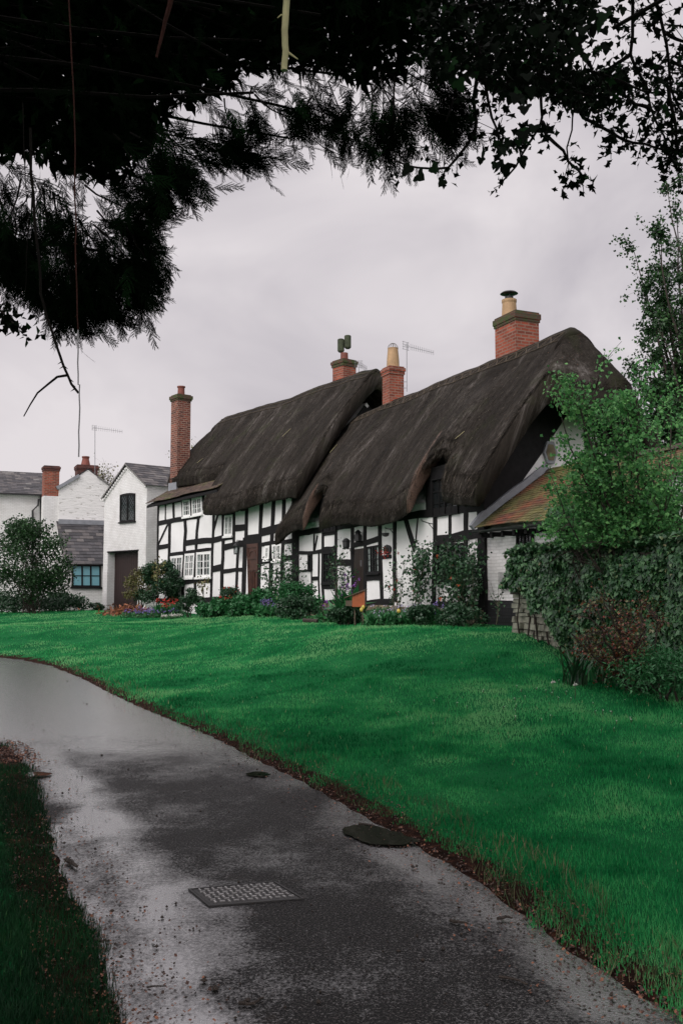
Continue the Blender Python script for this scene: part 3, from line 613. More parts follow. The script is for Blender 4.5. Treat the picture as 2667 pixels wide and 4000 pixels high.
def chimney(fr, parent, tc_, wc, dt, dw, z0, z1, brick, cap=.06, courses=2, name='chimney', capmat=None, skew=0):
    m = MB(); m.fbox(fr, tc_-dt/2, tc_+dt/2, wc-dw/2, wc+dw/2, z0, z1-.22)
    o = m.build(name, brick, parent); m = MB(); h = .22/courses
    for i in range(courses):
        e = cap*(1 if i else .55); m.fbox(fr, tc_-dt/2-e, tc_+dt/2+e, wc-dw/2-e, wc+dw/2+e, z1-.22+i*h, z1-.22+(i+1)*h)
    m.fbox(fr, tc_-dt/2-.01, tc_+dt/2+.01, wc-dw/2-.01, wc+dw/2+.01, z1, z1+.05)
    m.build('cap', capmat or brick, o); return o
def pot(parent, fr, t, w, z, prof, mt, name='chimney_pot'):
    m = MB(); m.lathe(fr.W(t, w, z), prof, 18); return m.build(name, mt, parent, smooth=False)
def thatch(fr, parent, name, t0, t1, wf, wb, prof, nt_, nw, thick, mt, end0=None, thin=.16, cut=None, nth=None):
    ts = np.linspace(t0, t1, nt_) if np.isscalar(nt_) else np.array(nt_); n = len(ts); rs = np.linspace(0, 1, nw)**1.0
    rs = np.r_[np.linspace(0, .06, 7)[:-1], np.linspace(.06, .94, nw), np.linspace(.94, 1, 7)[1:]]; m_ = len(rs)
    T = np.empty((n, m_)); Wd = T.copy(); Zt = T.copy(); Zb = T.copy(); U = T.copy()
    for i, t in enumerate(ts):
        f, b = wf(t), wb(t)
        for j, r in enumerate(rs):
            w_ = f+(b-f)*r; tt_ = t+(end0(t, w_) if end0 else 0); z = prof(tt_, w_)
            e = min(r, 1-r)*(b-f); ea = min(abs(tt_-t1), abs(t-t0)) if thin else 1
            rd_ = max(0, 1-e/.13); rt = max(0, 1-ea/.13)
            zz = z-.12*rd_**2.2-(.11*rt**2.2 if thin else 0)+(.03*nz3(tt_*3.1, w_*1.3, 5)+.016*nz3(tt_*8, w_*3, 9) if thin else 0)
            T[i, j] = tt_; Wd[i, j] = w_; Zt[i, j] = zz; Zb[i, j] = z-thick+(.2*rd_**1.5 if thin else 0); U[i, j] = w_*1.7
            Zb[i, j] += nth(tt_, w_) if nth else 0
            if thin: jg = .03*nz3(tt_*9, w_*9, z, 1.); Zb[i, j] += jg; T[i, j] += .025*nz3(w_*7, z*7, t0)*(rt > 0)
    V = []; 
    for Zx in (Zt, Zb):
        for i in range(n):
            for j in range(m_): V.append(fr.W(T[i, j], Wd[i, j], Zx[i, j]))
    idx = lambda k, i, j: k*n*m_+i*m_+j
    Fc = []; side = []
    for i in range(n-1):
        for j in range(m_-1):
            Fc.append((idx(0, i, j), idx(0, i, j+1), idx(0, i+1, j+1), idx(0, i+1, j))); Fc.append((idx(1, i, j), idx(1, i+1, j), idx(1, i+1, j+1), idx(1, i, j+1)))
    for i in range(n-1):
        Fc.append((idx(0, i, 0), idx(0, i+1, 0), idx(1, i+1, 0), idx(1, i, 0))); Fc.append((idx(0, i, m_-1), idx(1, i, m_-1), idx(1, i+1, m_-1), idx(0, i+1, m_-1)))
    for j in range(m_-1):
        Fc.append((idx(0, 0, j), idx(1, 0, j), idx(1, 0, j+1), idx(0, 0, j+1))); Fc.append((idx(0, n-1, j), idx(0, n-1, j+1), idx(1, n-1, j+1), idx(1, n-1, j)))
    Fc = np.array(Fc); kk_ = Fc % (n*m_); tv = T.ravel()[kk_]; uv_ = U.ravel()[kk_]+np.where(Fc >= n*m_, .8, 0); uv = np.stack([tv.ravel(), uv_.ravel()], 1)
    o = mesh_np(name, V, Fc, mt, parent, uv, True)
    if cut:                                            # cheeks of the cuts show the reed ends
        o.data.materials.append(M['thatch_cut']); base = np.arange(len(Fc))
        f2 = Fc % (n*m_); ii = f2//m_; tm = T.ravel()[f2]; wm = Wd.ravel()[f2]
        mi = np.zeros(len(Fc), np.int32)
        for c0, c1 in cut:
            sel = (tm.min(1) > c0) & (tm.max(1) < c1) & ((wm.max(1) < .35)); mi[sel] = 1
        o.data.polygons.foreach_set('material_index', mi)
    return o
# ------------------------------------------------------------------ near thatched cottage
NF = Fr(3.19, 20.6, 24.0); A0 = NF.W(5, 2.3, 0)
near = thing('thatched_cottage', 'nearer thatched cottage, black and white timbering with two cuts in its eaves', 'cottage', (A0[0], A0[1], .7), 'thatched cottages in a row')
NL = 11.5
m = MB(); ring = [(0, .3), (4.7, .3), (4.7, 3.75), (2.35, 6.75), (0, 3.75)]
m.prism([NF.W(0, a, b) for a, b in ring], [NF.W(NL, a, b) for a, b in ring]); m.build('wall', M['plaster'], near)
# stone plinth of uneven blocks
m = MB(); 
for z0_, z1_ in ((.3, .66), (.67, .92), (.93, 1.15)):
    t = -.02
    while t < NL:
        l = random.uniform(.2, .6); m.fbox(NF, t, min(t+l-.015, NL), -.07+random.uniform(-.04, .03), .1, z0_+random.uniform(-.02, 0), z1_+random.uniform(-.03, .01)); t += l
m.build('plinth', M['stone'], near)
zr = 7.67
NOT = [(.95, 2.35), (8.05, 9.3)]
def notch(t, c, s=.05): return 1/(1+math.exp(-min(60, max(-60, (t-c[0])/s*4))))*(1/(1+math.exp(-min(60, max(-60, (c[1]-t)/s*4)))))
def n_wf(t): 
    f = -.62+.06*math.sin(t*1.3)-.10*ss(9.8, 11.8, t)
    for c in NOT: f += (.38)*notch(t, c)
    return f
def n_prof(t, w_):
    d = math.sqrt((w_-2.35)**2+.03)-.17; z = zr-1.13*d-.075*d*d+.05*nz3(t*.5, w_*.6, 2)+.025*nz3(t*1.7, w_*1.2, 4)
    if w_ < 2.35:
        for c in NOT:
            k = math.exp(-((t-(c[0]+c[1])/2)/1.0)**2); z += .5*k*ss(-.72, -.36, w_)*(1-ss(-.15, 1.8, w_))
        z -= .12*math.exp(-((t-5.2)/1.6)**2)*(1-ss(-.6, 1.2, w_)); z -= .16*ss(10.2, 11.8, t)*(1-ss(-.6, 1.5, w_))
    hip = 6.35+(t+.95)*2.2; h = hip-z
    if h < .25: z = z+ (h-.0 if h < -.25 else -(.25-h)**2)
    return z-.05*ss(10.9, 11.9, t)
def n_end(t, w_):
    b = ss(.7, 1.7, w_)*(1-ss(3.1, 4.1, w_)); return -.34*b*max(0, 1-(t+.73)/1.6)
tsn = np.unique(np.concatenate([np.linspace(-.73, 11.8, 230), *[np.linspace(c-.1, c+.1, 14) for q in NOT for c in q], np.linspace(-.73, -.4, 8), np.linspace(11.5, 11.8, 8)]))
roof = thatch(NF, near, 'thatched_roof', -.73, 11.8, n_wf, lambda t: 5.4, n_prof, tsn, 64, .68, M['thatch'], n_end, nth=lambda t, w_: .42*sum(notch(t, c) for c in NOT)*(1-ss(.1, .8, w_)), cut=[(c[1]-.14, c[1]+.16) for c in NOT])
def scal(t): return .62+.09*abs((t/.42) % 2-1)
thatch(NF, roof, 'ridge_cap', -.62, 11.72, lambda t: 2.35-scal(t), lambda t: 2.35+scal(t), lambda t, w_: n_prof(t, w_)+.075, np.linspace(-.2, 11.72, 240), 14, .2, M['thatch'], lambda t, w_: n_end(t, w_)*.9, thin=0)
# ridge pattern of hazel rods
m = MB()
def onroof(t, w_, h=.1): tt_ = t+n_end(t, w_)*.9; return NF.W(tt_, w_, n_prof(tt_, w_)+h)
for off in (-.5, -.3): m.tube([onroof(t, 2.35+off) for t in np.arange(-.15, 11.6, .25)], .013, 4)
for k in range(27): a = -.15+k*.43; m.tube([onroof(a, 2.05), onroof(a+.21, 1.85)], .011, 4); m.tube([onroof(a+.21, 1.85), onroof(a+.43, 2.05)], .011, 4)
m.build('hazel_rods', M['brown_wood'], roof)
# dormer faces inside the two cuts; black panels also paint the recess shade
for c in NOT:
    m = MB(); m.fbox(NF, c[0]-.25, c[1]+.3, -.005, .12, 3.38, 4.6); db = m.build('dormer', M['timber'], near)
    window(NF, db, [(c[1]-.08, 3.35), (c[0]+.08, 3.35), (c[0]+.08, 4.3), (c[1]-.08, 4.3)], 2, 2, 3, M['timber'], M['glass'], w=-.05, ft=.04, sill=False)
# timber frame of the near cottage (traced on its wall plane)
C_ = crop(1140, 1980, 4); D_ = crop(1500, 1960, 4)
fm = MB()
def tb(cr_, fr, m, pts, wd, ext=None, **k): strip(m, fr, [fr.px(*cr_(*p)) for p in pts], wd, **k)
for pts, wd in [([(60, 400), (60, 800), (75, 1500)], .34), ([(355, 380), (350, 700)], .09), ([(405, 450), (360, 690)], .07), ([(430, 700), (425, 1150), (440, 1490)], .09),
                ([(490, 380), (490, 700), (482, 1200), (502, 1500)], .17), ([(695, 330), (690, 800), (705, 1490)], .16), ([(950, 250), (950, 700), (965, 1450)], .2), ([(1150, 250), (1150, 1500)], .16),
                ([(1378, 220), (1380, 560), (1400, 1100), (1412, 1480)], .19), ([(315, 720), (312, 1500)], .05),
                ([(100, 715), (340, 715), (470, 690), (700, 650)], .12), ([(110, 1000), (310, 995)], .06), ([(315, 1125), (430, 1115)], .12), ([(700, 875), (955, 870)], .19),
                ([(955, 600), (1150, 565), (1390, 490)], .16), ([(1160, 1110), (1395, 1095)], .17), ([(300, 1515), (560, 1500), (720, 1490), (960, 1500)], .17), ([(1140, 1520), (1250, 1505), (1400, 1485), (1600, 1490)], .17),
                ([(490, 1225), (700, 1225)], .22), ([(1410, 790), (1560, 775)], .1), ([(490, 660), (700, 640)], .12), ([(490, 430), (700, 400)], .13)]: tb(C_, NF, fm, pts, wd)
for pts, wd in [([(172, 200), (168, 850), (170, 1100), (178, 1560)], .17), ([(320, 200), (400, 480), (490, 760)], .17), ([(535, 200), (500, 650)], .025),
                ([(803, 120), (800, 640), (780, 1100), (785, 1590)], .16), ([(1032, 100), (1032, 620)], .1), ([(1285, 40), (1282, 600), (1255, 1200), (1240, 1560)], .17),
                ([(800, 600), (1050, 575), (1270, 520), (1600, 480)], .22), ([(1270, 1095), (1600, 1090)], .16), ([(740, 1600), (1250, 1610), (1580, 1600)], .14), ([(1410, 0), (1560, 320)], .13),
                ([(800, 1245), (1250, 1240)], .14)]: tb(D_, NF, fm, pts, wd)
strip(fm, NF, [(.07, .55), (.06, 3.5)], .3, w0=-.05); strip(fm, NF, [(-.02, 3.45), (5.5, 3.5), (NL, 3.45)], .2, w0=-.03)
# gable end timbers and painted verge shade: the plane t=0 seen from the side
class GF:                                            # gable frame: first coordinate is w, second offset is outward
    def __init__(s, fr, t): s.fr, s.t = fr, t
    def W(s, a, off, z): return s.fr.W(s.t+off, a, z)
gf = GF(NF, 0.)
for pts, wd in [([(.18, 3.5), (1.35, 4.95), (2.35, 6.25)], .62), ([(4.7, 3.55), (2.4, 6.6)], .3), ([(0, 3.5), (4.7, 3.5)], .22), ([(.14, .6), (.14, 3.6)], .3), ([(2.9, 3.4), (2.9, 6.0)], .16)]: strip(fm, gf, pts, wd, w0=-.03, w1=.02)  # widest strip is bargeboard with the thatch overhang's shade painted in
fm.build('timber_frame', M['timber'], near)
wq = lambda cr_, fr, q: [fr.px(*cr_(*p)) for p in q]
window(NF, near, wq(C_, NF, [(1190, 1045), (1385, 1030), (1380, 590), (1182, 625)]), 2, 2, 4, M['timber'], M['glass'], ft=.05, mt=.013, curtain=.35)
window(NF, near, wq(C_, NF, [(500, 1195), (690, 1190), (690, 690), (500, 715)]), 2, 2, 5, M['timber'], M['glass'], ft=.055, mt=.02)
window(NF, near, wq(C_, NF, [(262, 980), (325, 975), (325, 738), (262, 740)]), 1, 2, 4, M['timber'], M['glass'], ft=.035, mt=.012)
window(NF, near, wq(D_, NF, [(830, 1235), (1235, 1230), (1235, 640), (830, 650)]), 3, 2, 5, M['timber'], M['glass'], ft=.05, mt=.015)
# front door with raised dark boards
dq = wq(C_, NF, [(965, 1560), (1145, 1560), (1145, 640), (965, 665)]); m = MB(); m.quadbar(NF, dq, -.012, .03); d = m.build('door', M['door_dark'], near)
m = MB(); qa, qb = np.array(dq[0]), np.array(dq[1]); 
for k in range(5):
    a, b = .1+k*.165, .1+k*.165+.15; lo0, lo1 = qa+(qb-qa)*a, qa+(qb-qa)*b; hi0, hi1 = np.array(dq[3])+(np.array(dq[2])-np.array(dq[3]))*a, np.array(dq[3])+(np.array(dq[2])-np.array(dq[3]))*b
    m.quadbar(NF, [tuple(lo0+(0, .05)), tuple(lo1+(0, .05)), tuple(hi1-(0, .1)), tuple(hi0-(0, .1))], -.026, -.012)
m.build('board', M['door_dark'], d); hx, hz_ = NF.px(*C_(1102, 880)); m = MB(); m.fbox(NF, hx-.02, hx+.02, -.06, -.026, hz_-.09, hz_+.09); m.build('handle', M['wire'], d)
# chimneys of the near cottage
ch = chimney(NF, near, 8.97, 2.35, .52, .52, 6.9, 8.78, M['brick_orange'], .05)
pz = 8.8; pot(ch, NF, 8.97, 2.35, pz, [(.21, 0), (.20, .3), (.17, .62), (.175, .68)], M['pot_buff'])
m = MB(); c0 = NF.W(8.97, 2.35, pz+.68)
for k in range(6): a = math.pi*k/6; m.tube([c0+np.array([math.cos(a)*.17*math.cos(b), math.sin(a)*.17*math.cos(b), .17*math.sin(b)]) for b in np.linspace(0, math.pi, 9)], .007, 4)
m.build('bird_guard', M['mesh_wire'], ch)
ch = chimney(NF, near, 2.35, 2.6, .95, .72, 6.7, 8.72, M['brick_orange'], .045, 3, capmat=M['brick_moss'])
pot(ch, NF, 2.6, 2.55, 8.72, [(.21, 0), (.20, .2), (.185, .45), (.2, .5), (.2, .55)], M['pot_buff'])
m = MB(); c0 = NF.W(2.6, 2.55, 9.27); m.lathe(c0, [(.11, 0), (.11, .09)], 14); m.lathe(c0, [(.12, .15), (.24, .17), (.19, .21), (.05, .24)], 16)
for k in range(4): a = k*math.pi/2; m.tube([c0+np.array([.1*math.cos(a), .1*math.sin(a), .05]), c0+np.array([.1*math.cos(a), .1*math.sin(a), .17])], .012, 4)
m.build('cowl', M['black_metal'], ch)
# hexagonal tablet on the gable
hw, hh = NF.pxt(2146, 1768, -.05); m = MB(); ringA = [(hw+.19*math.cos(k*math.pi/3+.0)*1.0, hh+.30*math.sin(k*math.pi/3)) for k in range(6)]
m.prism([NF.W(-.02, a, b) for a, b in ringA], [NF.W(-.09, a, b) for a, b in ringA]); o = m.build('gable_plaque', M['lead'], near)
m = MB(); rB = [(hw+(a-hw)*.72, hh+(b-hh)*.72) for a, b in ringA]; m.prism([NF.W(-.085, a, b) for a, b in rB], [NF.W(-.1, a, b) for a, b in rB]); m.build('panel', M['stone'], o)
# ------------------------------------------------------------------ tv aerials
def aerial(base, top, boom_end, n, lab, r=.013, el=.16, rod=.006, brace=None):
    a = thing('tv_aerial', lab, 'aerial', base); m = MB(); m.tube([base, top], r, 6)
    if brace is not None:
        for dz in (.12, .32): m.tube([base+np.array([0, 0, dz]), brace+np.array([0, 0, dz])], r*.7, 5)
    m.build('mast', M['wire'], a); m = MB(); s_ = top-np.array([0, 0, .10]); m.tube([s_-(boom_end-s_)*.08, boom_end], r*.6, 5)
    d = boom_end-s_; d /= np.linalg.norm(d); up = np.array([0, 0, 1.]); 
    for k in range(n): p = s_+(boom_end-s_)*(.15+.85*k/(n-1)); m.tube([p-up*el*.5*(1-.3*k/n), p+up*el*.5*(1-.3*k/n)], rod, 4)
    m.build('boom', M['wire'], a); m = MB(); sd_ = np.cross(d, up)
    for dz in (-.12, -.04, .04, .12): m.tube([s_+up*dz-sd_*.17-d*.05, s_+up*dz+sd_*.17-d*.05], rod, 4)
    for dy in (-.12, .12): m.tube([s_-up*.14+sd_*dy-d*.05, s_+up*.14+sd_*dy-d*.05], rod, 4)
    m.build('reflector', M['wire'], a); return a
b0 = atd(1588, 1530, 29.0); aerial(b0, atd(1588, 1340, 29.0), atd(1692, 1378, 28.2), 13, 'tv aerial strapped to the brick chimney with the tall buff pot', brace=atd(1565, 1530, 29.3), el=.2)
aerial(atd(1402, 1470, 34.), atd(1400, 1412, 34.), atd(1432, 1440, 31.5), 9, 'small tv aerial just behind the ridge beside the two green cowls', el=.24)
# ------------------------------------------------------------------ far thatched cottage
FF = Fr(-1.45, 31.0, 38.0); A0 = FF.W(5, 3, 0)
farc = thing('thatched_cottage', 'farther, taller thatched cottage with white casements and a tall brick end chimney', 'cottage', (A0[0], A0[1], .6), 'thatched cottages in a row')
FL = 10.3
m = MB(); ring = [(0, .2), (6, .2), (6, 4.8), (3, 8.3), (0, 4.8)]
m.prism([FF.W(0, a, b) for a, b in ring], [FF.W(FL, a, b) for a, b in ring])
ring = [(.001, 4.8), (2.0, 6.6), (1.2, 6.0), (.001, 5.32)]
m.add([FF.W(5.0, 0, 4.78), FF.W(5.0, 1.6, 4.78), FF.W(5.0, 1.6, 6.2), FF.W(5.0, 0, 5.3), FF.W(FL, 0, 4.78), FF.W(FL, 1.6, 4.78), FF.W(FL, 1.6, 6.2), FF.W(FL, 0, 5.3)], [(0, 1, 2, 3), (7, 6, 5, 4), (0, 3, 7, 4), (3, 2, 6, 7), (2, 1, 5, 6)])
m.build('wall', M['plaster'], farc)
fzr = 9.44
def f_wf(t): return -.55+.05*math.sin(t*1.1+1)+1.0/(1+math.exp(-min(60, max(-60, (t-5.75)/.04))))+.2*ss(5.9, 10.5, t)
def f_prof(t, w_):
    d = math.sqrt((w_-3)**2+.03)-.17; z = fzr-.028*t-1.07*d-.065*d*d+.06*nz3(t*.45, w_*.6, 7)+.025*nz3(t*1.6, w_, 9)-.10*math.exp(-((t-5)/2)**2)
    hip = 7.5+(10.75-t)*1.7; h = hip-z
    if h < .3: z = z+(h if h < -.3 else -(.3-h)**2*.83)
    return z-.05*ss(.2, -.6, t)
tsf = np.unique(np.concatenate([np.linspace(-.62, 10.8, 200), np.linspace(5.6, 5.9, 16), np.linspace(-.62, -.35, 6), np.linspace(10.55, 10.8, 6)]))
roof = thatch(FF, farc, 'thatched_roof', -.62, 10.8, f_wf, lambda t: 6.7, f_prof, tsf, 60, .68, M['thatch'])
thatch(FF, roof, 'ridge_cap', -.55, 10.3, lambda t: 3-scal(t+.2), lambda t: 3+scal(t), lambda t, w_: f_prof(t, w_)+.08, np.linspace(-.55, 10.3, 240), 14, .2, M['thatch'], thin=0)
m = MB()
for off in (-.5, -.3): m.tube([FF.W(t, 3+off, f_prof(t, 3+off)+.1) for t in np.arange(-.5, 10.2, .3)], .014, 4)
m.build('hazel_rods', M['brown_wood'], roof)
tr = tiles(FF, 4.9, 10.85, -.33, 5.22, 1.15, 6.1, .19, .115, .018, 'tiled_roof', M['tile_old'], farc, lambda t, c: .035*(10.85-t)+.02*math.sin(t*2), seed=3)
m = MB(); m.add([FF.W(4.9, -.30, 5.14+.2), FF.W(10.8, -.30, 5.14), FF.W(10.8, 1.2, 6.02), FF.W(4.9, 1.2, 6.22), FF.W(4.9, -.30, 5.04+.2), FF.W(10.8, -.30, 5.04), FF.W(10.8, 1.2, 5.92), FF.W(4.9, 1.2, 6.12)],
                [(0, 1, 2, 3), (7, 6, 5, 4), (0, 4, 5, 1), (1, 5, 6, 2), (2, 6, 7, 3), (3, 7, 4, 0)]); m.build('eaves_board', M['timber'], tr)
A_ = crop(590, 1880, 4); B_ = crop(860, 1880, 4); fm = MB()
for pts, wd in [([(122, 340), (115, 640), (112, 1030), (112, 1400), (112, 1850)], .13), ([(235, 320), (230, 625)], .07), ([(353, 300), (362, 605)], .15), ([(490, 270), (510, 580)], .15), ([(632, 250), (643, 560)], .13),
                ([(823, 180), (830, 450)], .15), ([(300, 630), (290, 1100), (282, 1500), (285, 1850)], .22), ([(535, 600), (548, 780), (530, 1000), (530, 1180), (508, 1560), (505, 1850)], .2),
                ([(752, 560), (726, 780), (712, 1000), (705, 1300), (692, 1500), (698, 1850)], .17), ([(988, 440), (977, 800), (965, 1100), (955, 1400), (945, 1850)], .14), ([(1140, 420), (1135, 900), (1130, 1200), (1115, 1400), (1108, 1850)], .2),
                ([(1306, 420), (1298, 980)], .16), ([(1502, 360), (1488, 930)], .2), ([(1368, 1010), (1350, 1350), (1335, 1850)], .15),
                ([(105, 665), (300, 622), (500, 585), (780, 535)], .2), ([(105, 1035), (290, 1008)], .2), ([(530, 970), (640, 950), (800, 930), (960, 922), (1135, 880)], .22), ([(1135, 895), (1300, 875)], .15),
                ([(290, 1150), (420, 1130), (530, 1118), (700, 1090), (965, 1058)], .13), ([(1125, 1035), (1250, 1010), (1480, 965)], .24), ([(955, 1378), (1120, 1342)], .24), ([(1115, 1410), (1330, 1380), (1440, 1385)], .15),
                ([(1300, 735), (1495, 715)], .24), ([(1130, 490), (1310, 470)], .24), ([(290, 1590), (500, 1585), (690, 1548), (950, 1540)], .2), ([(110, 1420), (285, 1415)], .1),
                ([(122, 985), (280, 650)], .1), ([(1062, 480), (985, 760)], .12), ([(100, 350), (500, 272), (900, 165)], .22), ([(100, 1870), (900, 1850), (1450, 1830)], .2)]: tb(A_, FF, fm, pts, wd)
for pts, wd in [([(395, 880), (385, 1300), (368, 1850)], .26), ([(652, 300), (632, 760), (622, 1240), (598, 1850)], .2), ([(847, 240), (820, 720), (800, 1200), (790, 1850)], .2), ([(1007, 180), (998, 560), (978, 1100), (970, 1850)], .2),
                ([(1175, 150), (1180, 800), (1185, 1850)], .4), ([(630, 805), (720, 780), (900, 735), (1180, 690)], .3), ([(400, 920), (620, 895)], .34), ([(620, 995), (780, 968), (1160, 930)], .15),
                ([(620, 1262), (830, 1230), (1160, 1190)], .17), ([(1120, 190), (1200, 340)], .18), ([(330, 440), (430, 430)], .14), ([(600, 1870), (1200, 1860)], .2)]: tb(B_, FF, fm, pts, wd)
gf2 = GF(FF, 0.)
for pts, wd in [([(0, 4.4), (3, 8.1)], .3), ([(6, 4.4), (3, 8.1)], .3), ([(0, 4.4), (6, 4.4)], .25), ([(1.4, 4.5), (1.4, 6.1)], .2), ([(.2, 3.6), (2.8, 3.6)], .2)]: strip(fm, gf2, pts, wd)
fm.build('timber_frame', M['timber'], farc)
def fwin(cr_, q, *a, **k): return window(FF, farc, wq(cr_, FF, q), *a, M['white_wood'], M['glass'], **k)
fwin(A_, [(512, 562), (630, 545), (620, 282), (503, 296)], 1, 3, 3, mt=.02, curtain=.5, ft=.075)
fwin(A_, [(655, 540), (812, 508), (806, 238), (648, 268)], 2, 2, 3, mt=.02, curtain=.4, ft=.075)
fwin(A_, [(318, 1520), (492, 1520), (514, 1155), (316, 1175)], 2, 2, 3, mt=.025, curtain=.55, ft=.09)
fwin(A_, [(522, 1508), (672, 1500), (695, 1120), (542, 1135)], 2, 2, 3, mt=.025, curtain=.45, ft=.09)
fwin(A_, [(715, 1500), (945, 1492), (950, 1102), (722, 1112)], 2, 2, 3, mt=.025, curtain=.35, ft=.09)
fwin(A_, [(1152, 860), (1282, 848), (1290, 520), (1162, 535)], 2, 2, 3, mt=.015, curtain=.6, ft=.08)
fwin(B_, [(700, 1225), (775, 1215), (785, 1003), (712, 1012)], 1, 2, 2, mt=.02, ft=.09)
fwin(B_, [(830, 1248), (958, 1235), (968, 975), (820, 992)], 2, 2, 2, mt=.02, curtain=.7, ft=.07)
# front door with carved head
dq = wq(B_, FF, [(455, 1850), (590, 1850), (606, 968), (430, 985)]); m = MB(); m.quadbar(FF, dq, -.02, .03); d = m.build('door', M['door_brown'], farc)
q = [np.array(p) for p in dq]; DB = lambda a, b: tuple(q[0]*(1-a)*(1-b)+q[1]*a*(1-b)+q[2]*a*b+q[3]*(1-a)*b)
m = MB()
for a0, a1, b0, b1 in [(0, .1, 0, 1), (.9, 1, 0, 1), (.1, .9, .93, 1), (.1, .9, .72, .76), (.1, .9, .52, .56), (.1, .9, 0, .08), (.48, .54, .08, .52), (.3, .34, .08, .5), (.68, .72, .08, .5)]:
    m.quadbar(FF, [DB(a0, b0), DB(a1, b0), DB(a1, b1), DB(a0, b1)], -.045, -.02)
for k in range(8): a = math.pi*k/8; b = math.pi*(k+1)/8; P1 = lambda c, r: DB(.5-.36*r*math.cos(c), .78+.11*r*math.sin(c)); m.quadbar(FF, [P1(a, .8), P1(b, .8), P1(b, 1), P1(a, 1)], -.04, -.02)
m.build('panelling', M['door_brown'], d)
# chimneys of the far cottage
ch = chimney(FF, farc, 10.2, .95, .62, .62, 5.6, 9.95, M['brick'], .07, 3, capmat=M['brick_moss']); pot(ch, FF, 10.2, .95, 9.98, [(.16, 0), (.15, .25), (.15, .36), (.18, .37), (.18, .42), (.16, .42)], M['pot_red'])
m = MB(); m.fbox(FF, 9.84, 10.56, .59, 1.31, 5.72, 6.15); m.build('flashing', M['lead'], ch)
ch = chimney(FF, farc, 1.95, 3.5, .66, .62, 8.2, 10.25, M['brick_orange'], .06, 2, capmat=M['brick_moss']); pot(ch, FF, 1.95, 3.5, 10.28, [(.15, 0), (.14, .32)], M['pot_red'])
m = MB(); cxx = FF.W(1.95, 3.5, 10.55)
for dx, dz in ((-.13, .08), (.13, .22)): m.lathe(cxx+np.array([dx, 0, dz]), [(.08, 0), (.13, .05), (.13, .5), (.1, .52)], 12)
m.build('cowl', M['pot_moss'], ch)
# lantern beside the brown door
lx, lz = FF.px(*B_(338, 1060)); m = MB(); c = FF.W(lx, -.22, lz)
for k in range(6): a = k*math.pi/3; m.tube([c+np.array([.09*math.cos(a), .09*math.sin(a), -.16]), c+np.array([.12*math.cos(a), .12*math.sin(a), .12])], .012, 4)
m.lathe(c, [(.1, -.2), (.1, -.16)], 8); m.lathe(c, [(.14, .12), (.02, .25)], 8); m.tube([c+np.array([0, 0, .25]), c+np.array([0, 0, .32]), FF.W(lx-.1, 0, lz+.3)], .014, 5)
lan = m.build('wall_lantern', M['black_metal'], None); tag(lan, 'small black glazed lantern hanging left of the carved brown door', 'lantern')
m = MB(); m.lathe(c, [(.085, -.15), (.105, .11)], 6); m.build('pane', M['glass'], lan)
# ------------------------------------------------------------------ brick annex with mossy tiles at the near gable
an = thing('tiled_annex', 'low white brick annex with a mossy orange tiled roof at the cottage gable', 'annex', tuple(NF.W(-2.5, 1.6, .5)))
AL = -4.9
m = MB(); ring = [(.02, 1.35), (3.3, 1.35), (3.3, 2.9), (1.66, 4.1), (.02, 2.9)]
m.prism([NF.W(AL, a, b) for a, b in ring], [NF.W(-.02, a, b) for a, b in ring]); m.build('wall', M['white_brick'], an)
m = MB(); m.fbox(NF, AL-.01, -.02, .0, 3.31, .1, 1.35); m.build('base', M['black_plinth'], an)
tiles(NF, AL-.15, -.12, -.34, 2.93, 1.66, 4.30, .17, .105, .016, 'roof', M['tile'], an, lambda t, c: -.03*math.sin((t+.1)*1.3)+.02*c*math.sin(t*2), jit=.012, seed=9)
tiles(NF, AL-.15, -.12, 3.6, 2.93, 1.66, 4.30, .17, .105, .016, 'roof', M['tile'], an, None, jit=.012, seed=10)
m = MB(); strip(m, GF(NF, -.04), [(-.38, 2.95), (-.1, 3.22), (1.66, 4.42)], .15, w0=-.10, w1=.01, wob=.012); m.build('verge_board', M['lead'], an)
m = MB()
for k in range(14): a = AL-.1+k*.35; pts = [NF.W(a, 1.66-.11, 4.26), NF.W(a, 1.66, 4.37), NF.W(a, 1.66+.11, 4.26)]; pt2 = [NF.W(a+.34, 1.66-.11, 4.26), NF.W(a+.34, 1.66, 4.37), NF.W(a+.34, 1.66+.11, 4.26)]; m.prism(pts, pt2)
m.build('ridge_tiles', M['tile_old'], an)
m = MB()
for k in range(30):
    a = AL-.1+k*.165
for t0_, t1_ in ((AL-.15, -.14),):
    g8 = [(-.36+.055*math.cos(b), 2.87+.055*math.sin(b)) for b in np.linspace(math.pi, 2*math.pi, 7)]; g9 = [(-.36+.045*math.cos(b), 2.872+.045*math.sin(b)) for b in np.linspace(2*math.pi, math.pi, 7)]
    m.prism([NF.W(t0_, a, b) for a, b in g8+g9], [NF.W(t1_, a, b) for a, b in g8+g9])
m.build('gutter', M['black_metal'], an)
m = MB()
for k in range(11): a = -.3-k*.42; m.fbox(NF, a-.045, a+.045, -.3, .05, 2.72, 2.82)
m.build('rafter_ends', M['timber'], an)
E_ = crop(1840, 1660, 2.8)
window(NF, an, wq(E_, NF, [(503, 1440), (680, 1400), (680, 1130), (503, 1140)]), 2, 2, 4, M['timber'], M['glass'], ft=.05, mt=.012, w=-.03)
q = wq(E_, NF, [(330, 1762), (450, 1770), (450, 1612), (330, 1612)]); t0_, t1_ = q[1][0], q[0][0]; z0_, z1_ = q[0][1], q[3][1]; m = MB()
for k in range(9): a = t0_+(t1_-t0_)*k/8; m.fbox(NF, a-.004, a+.004, -.075, -.067, z0_, z1_)
for k in range(13): b = z0_+(z1_-z0_)*k/12; m.fbox(NF, t0_, t1_, -.083, -.075, b-.003, b+.003)
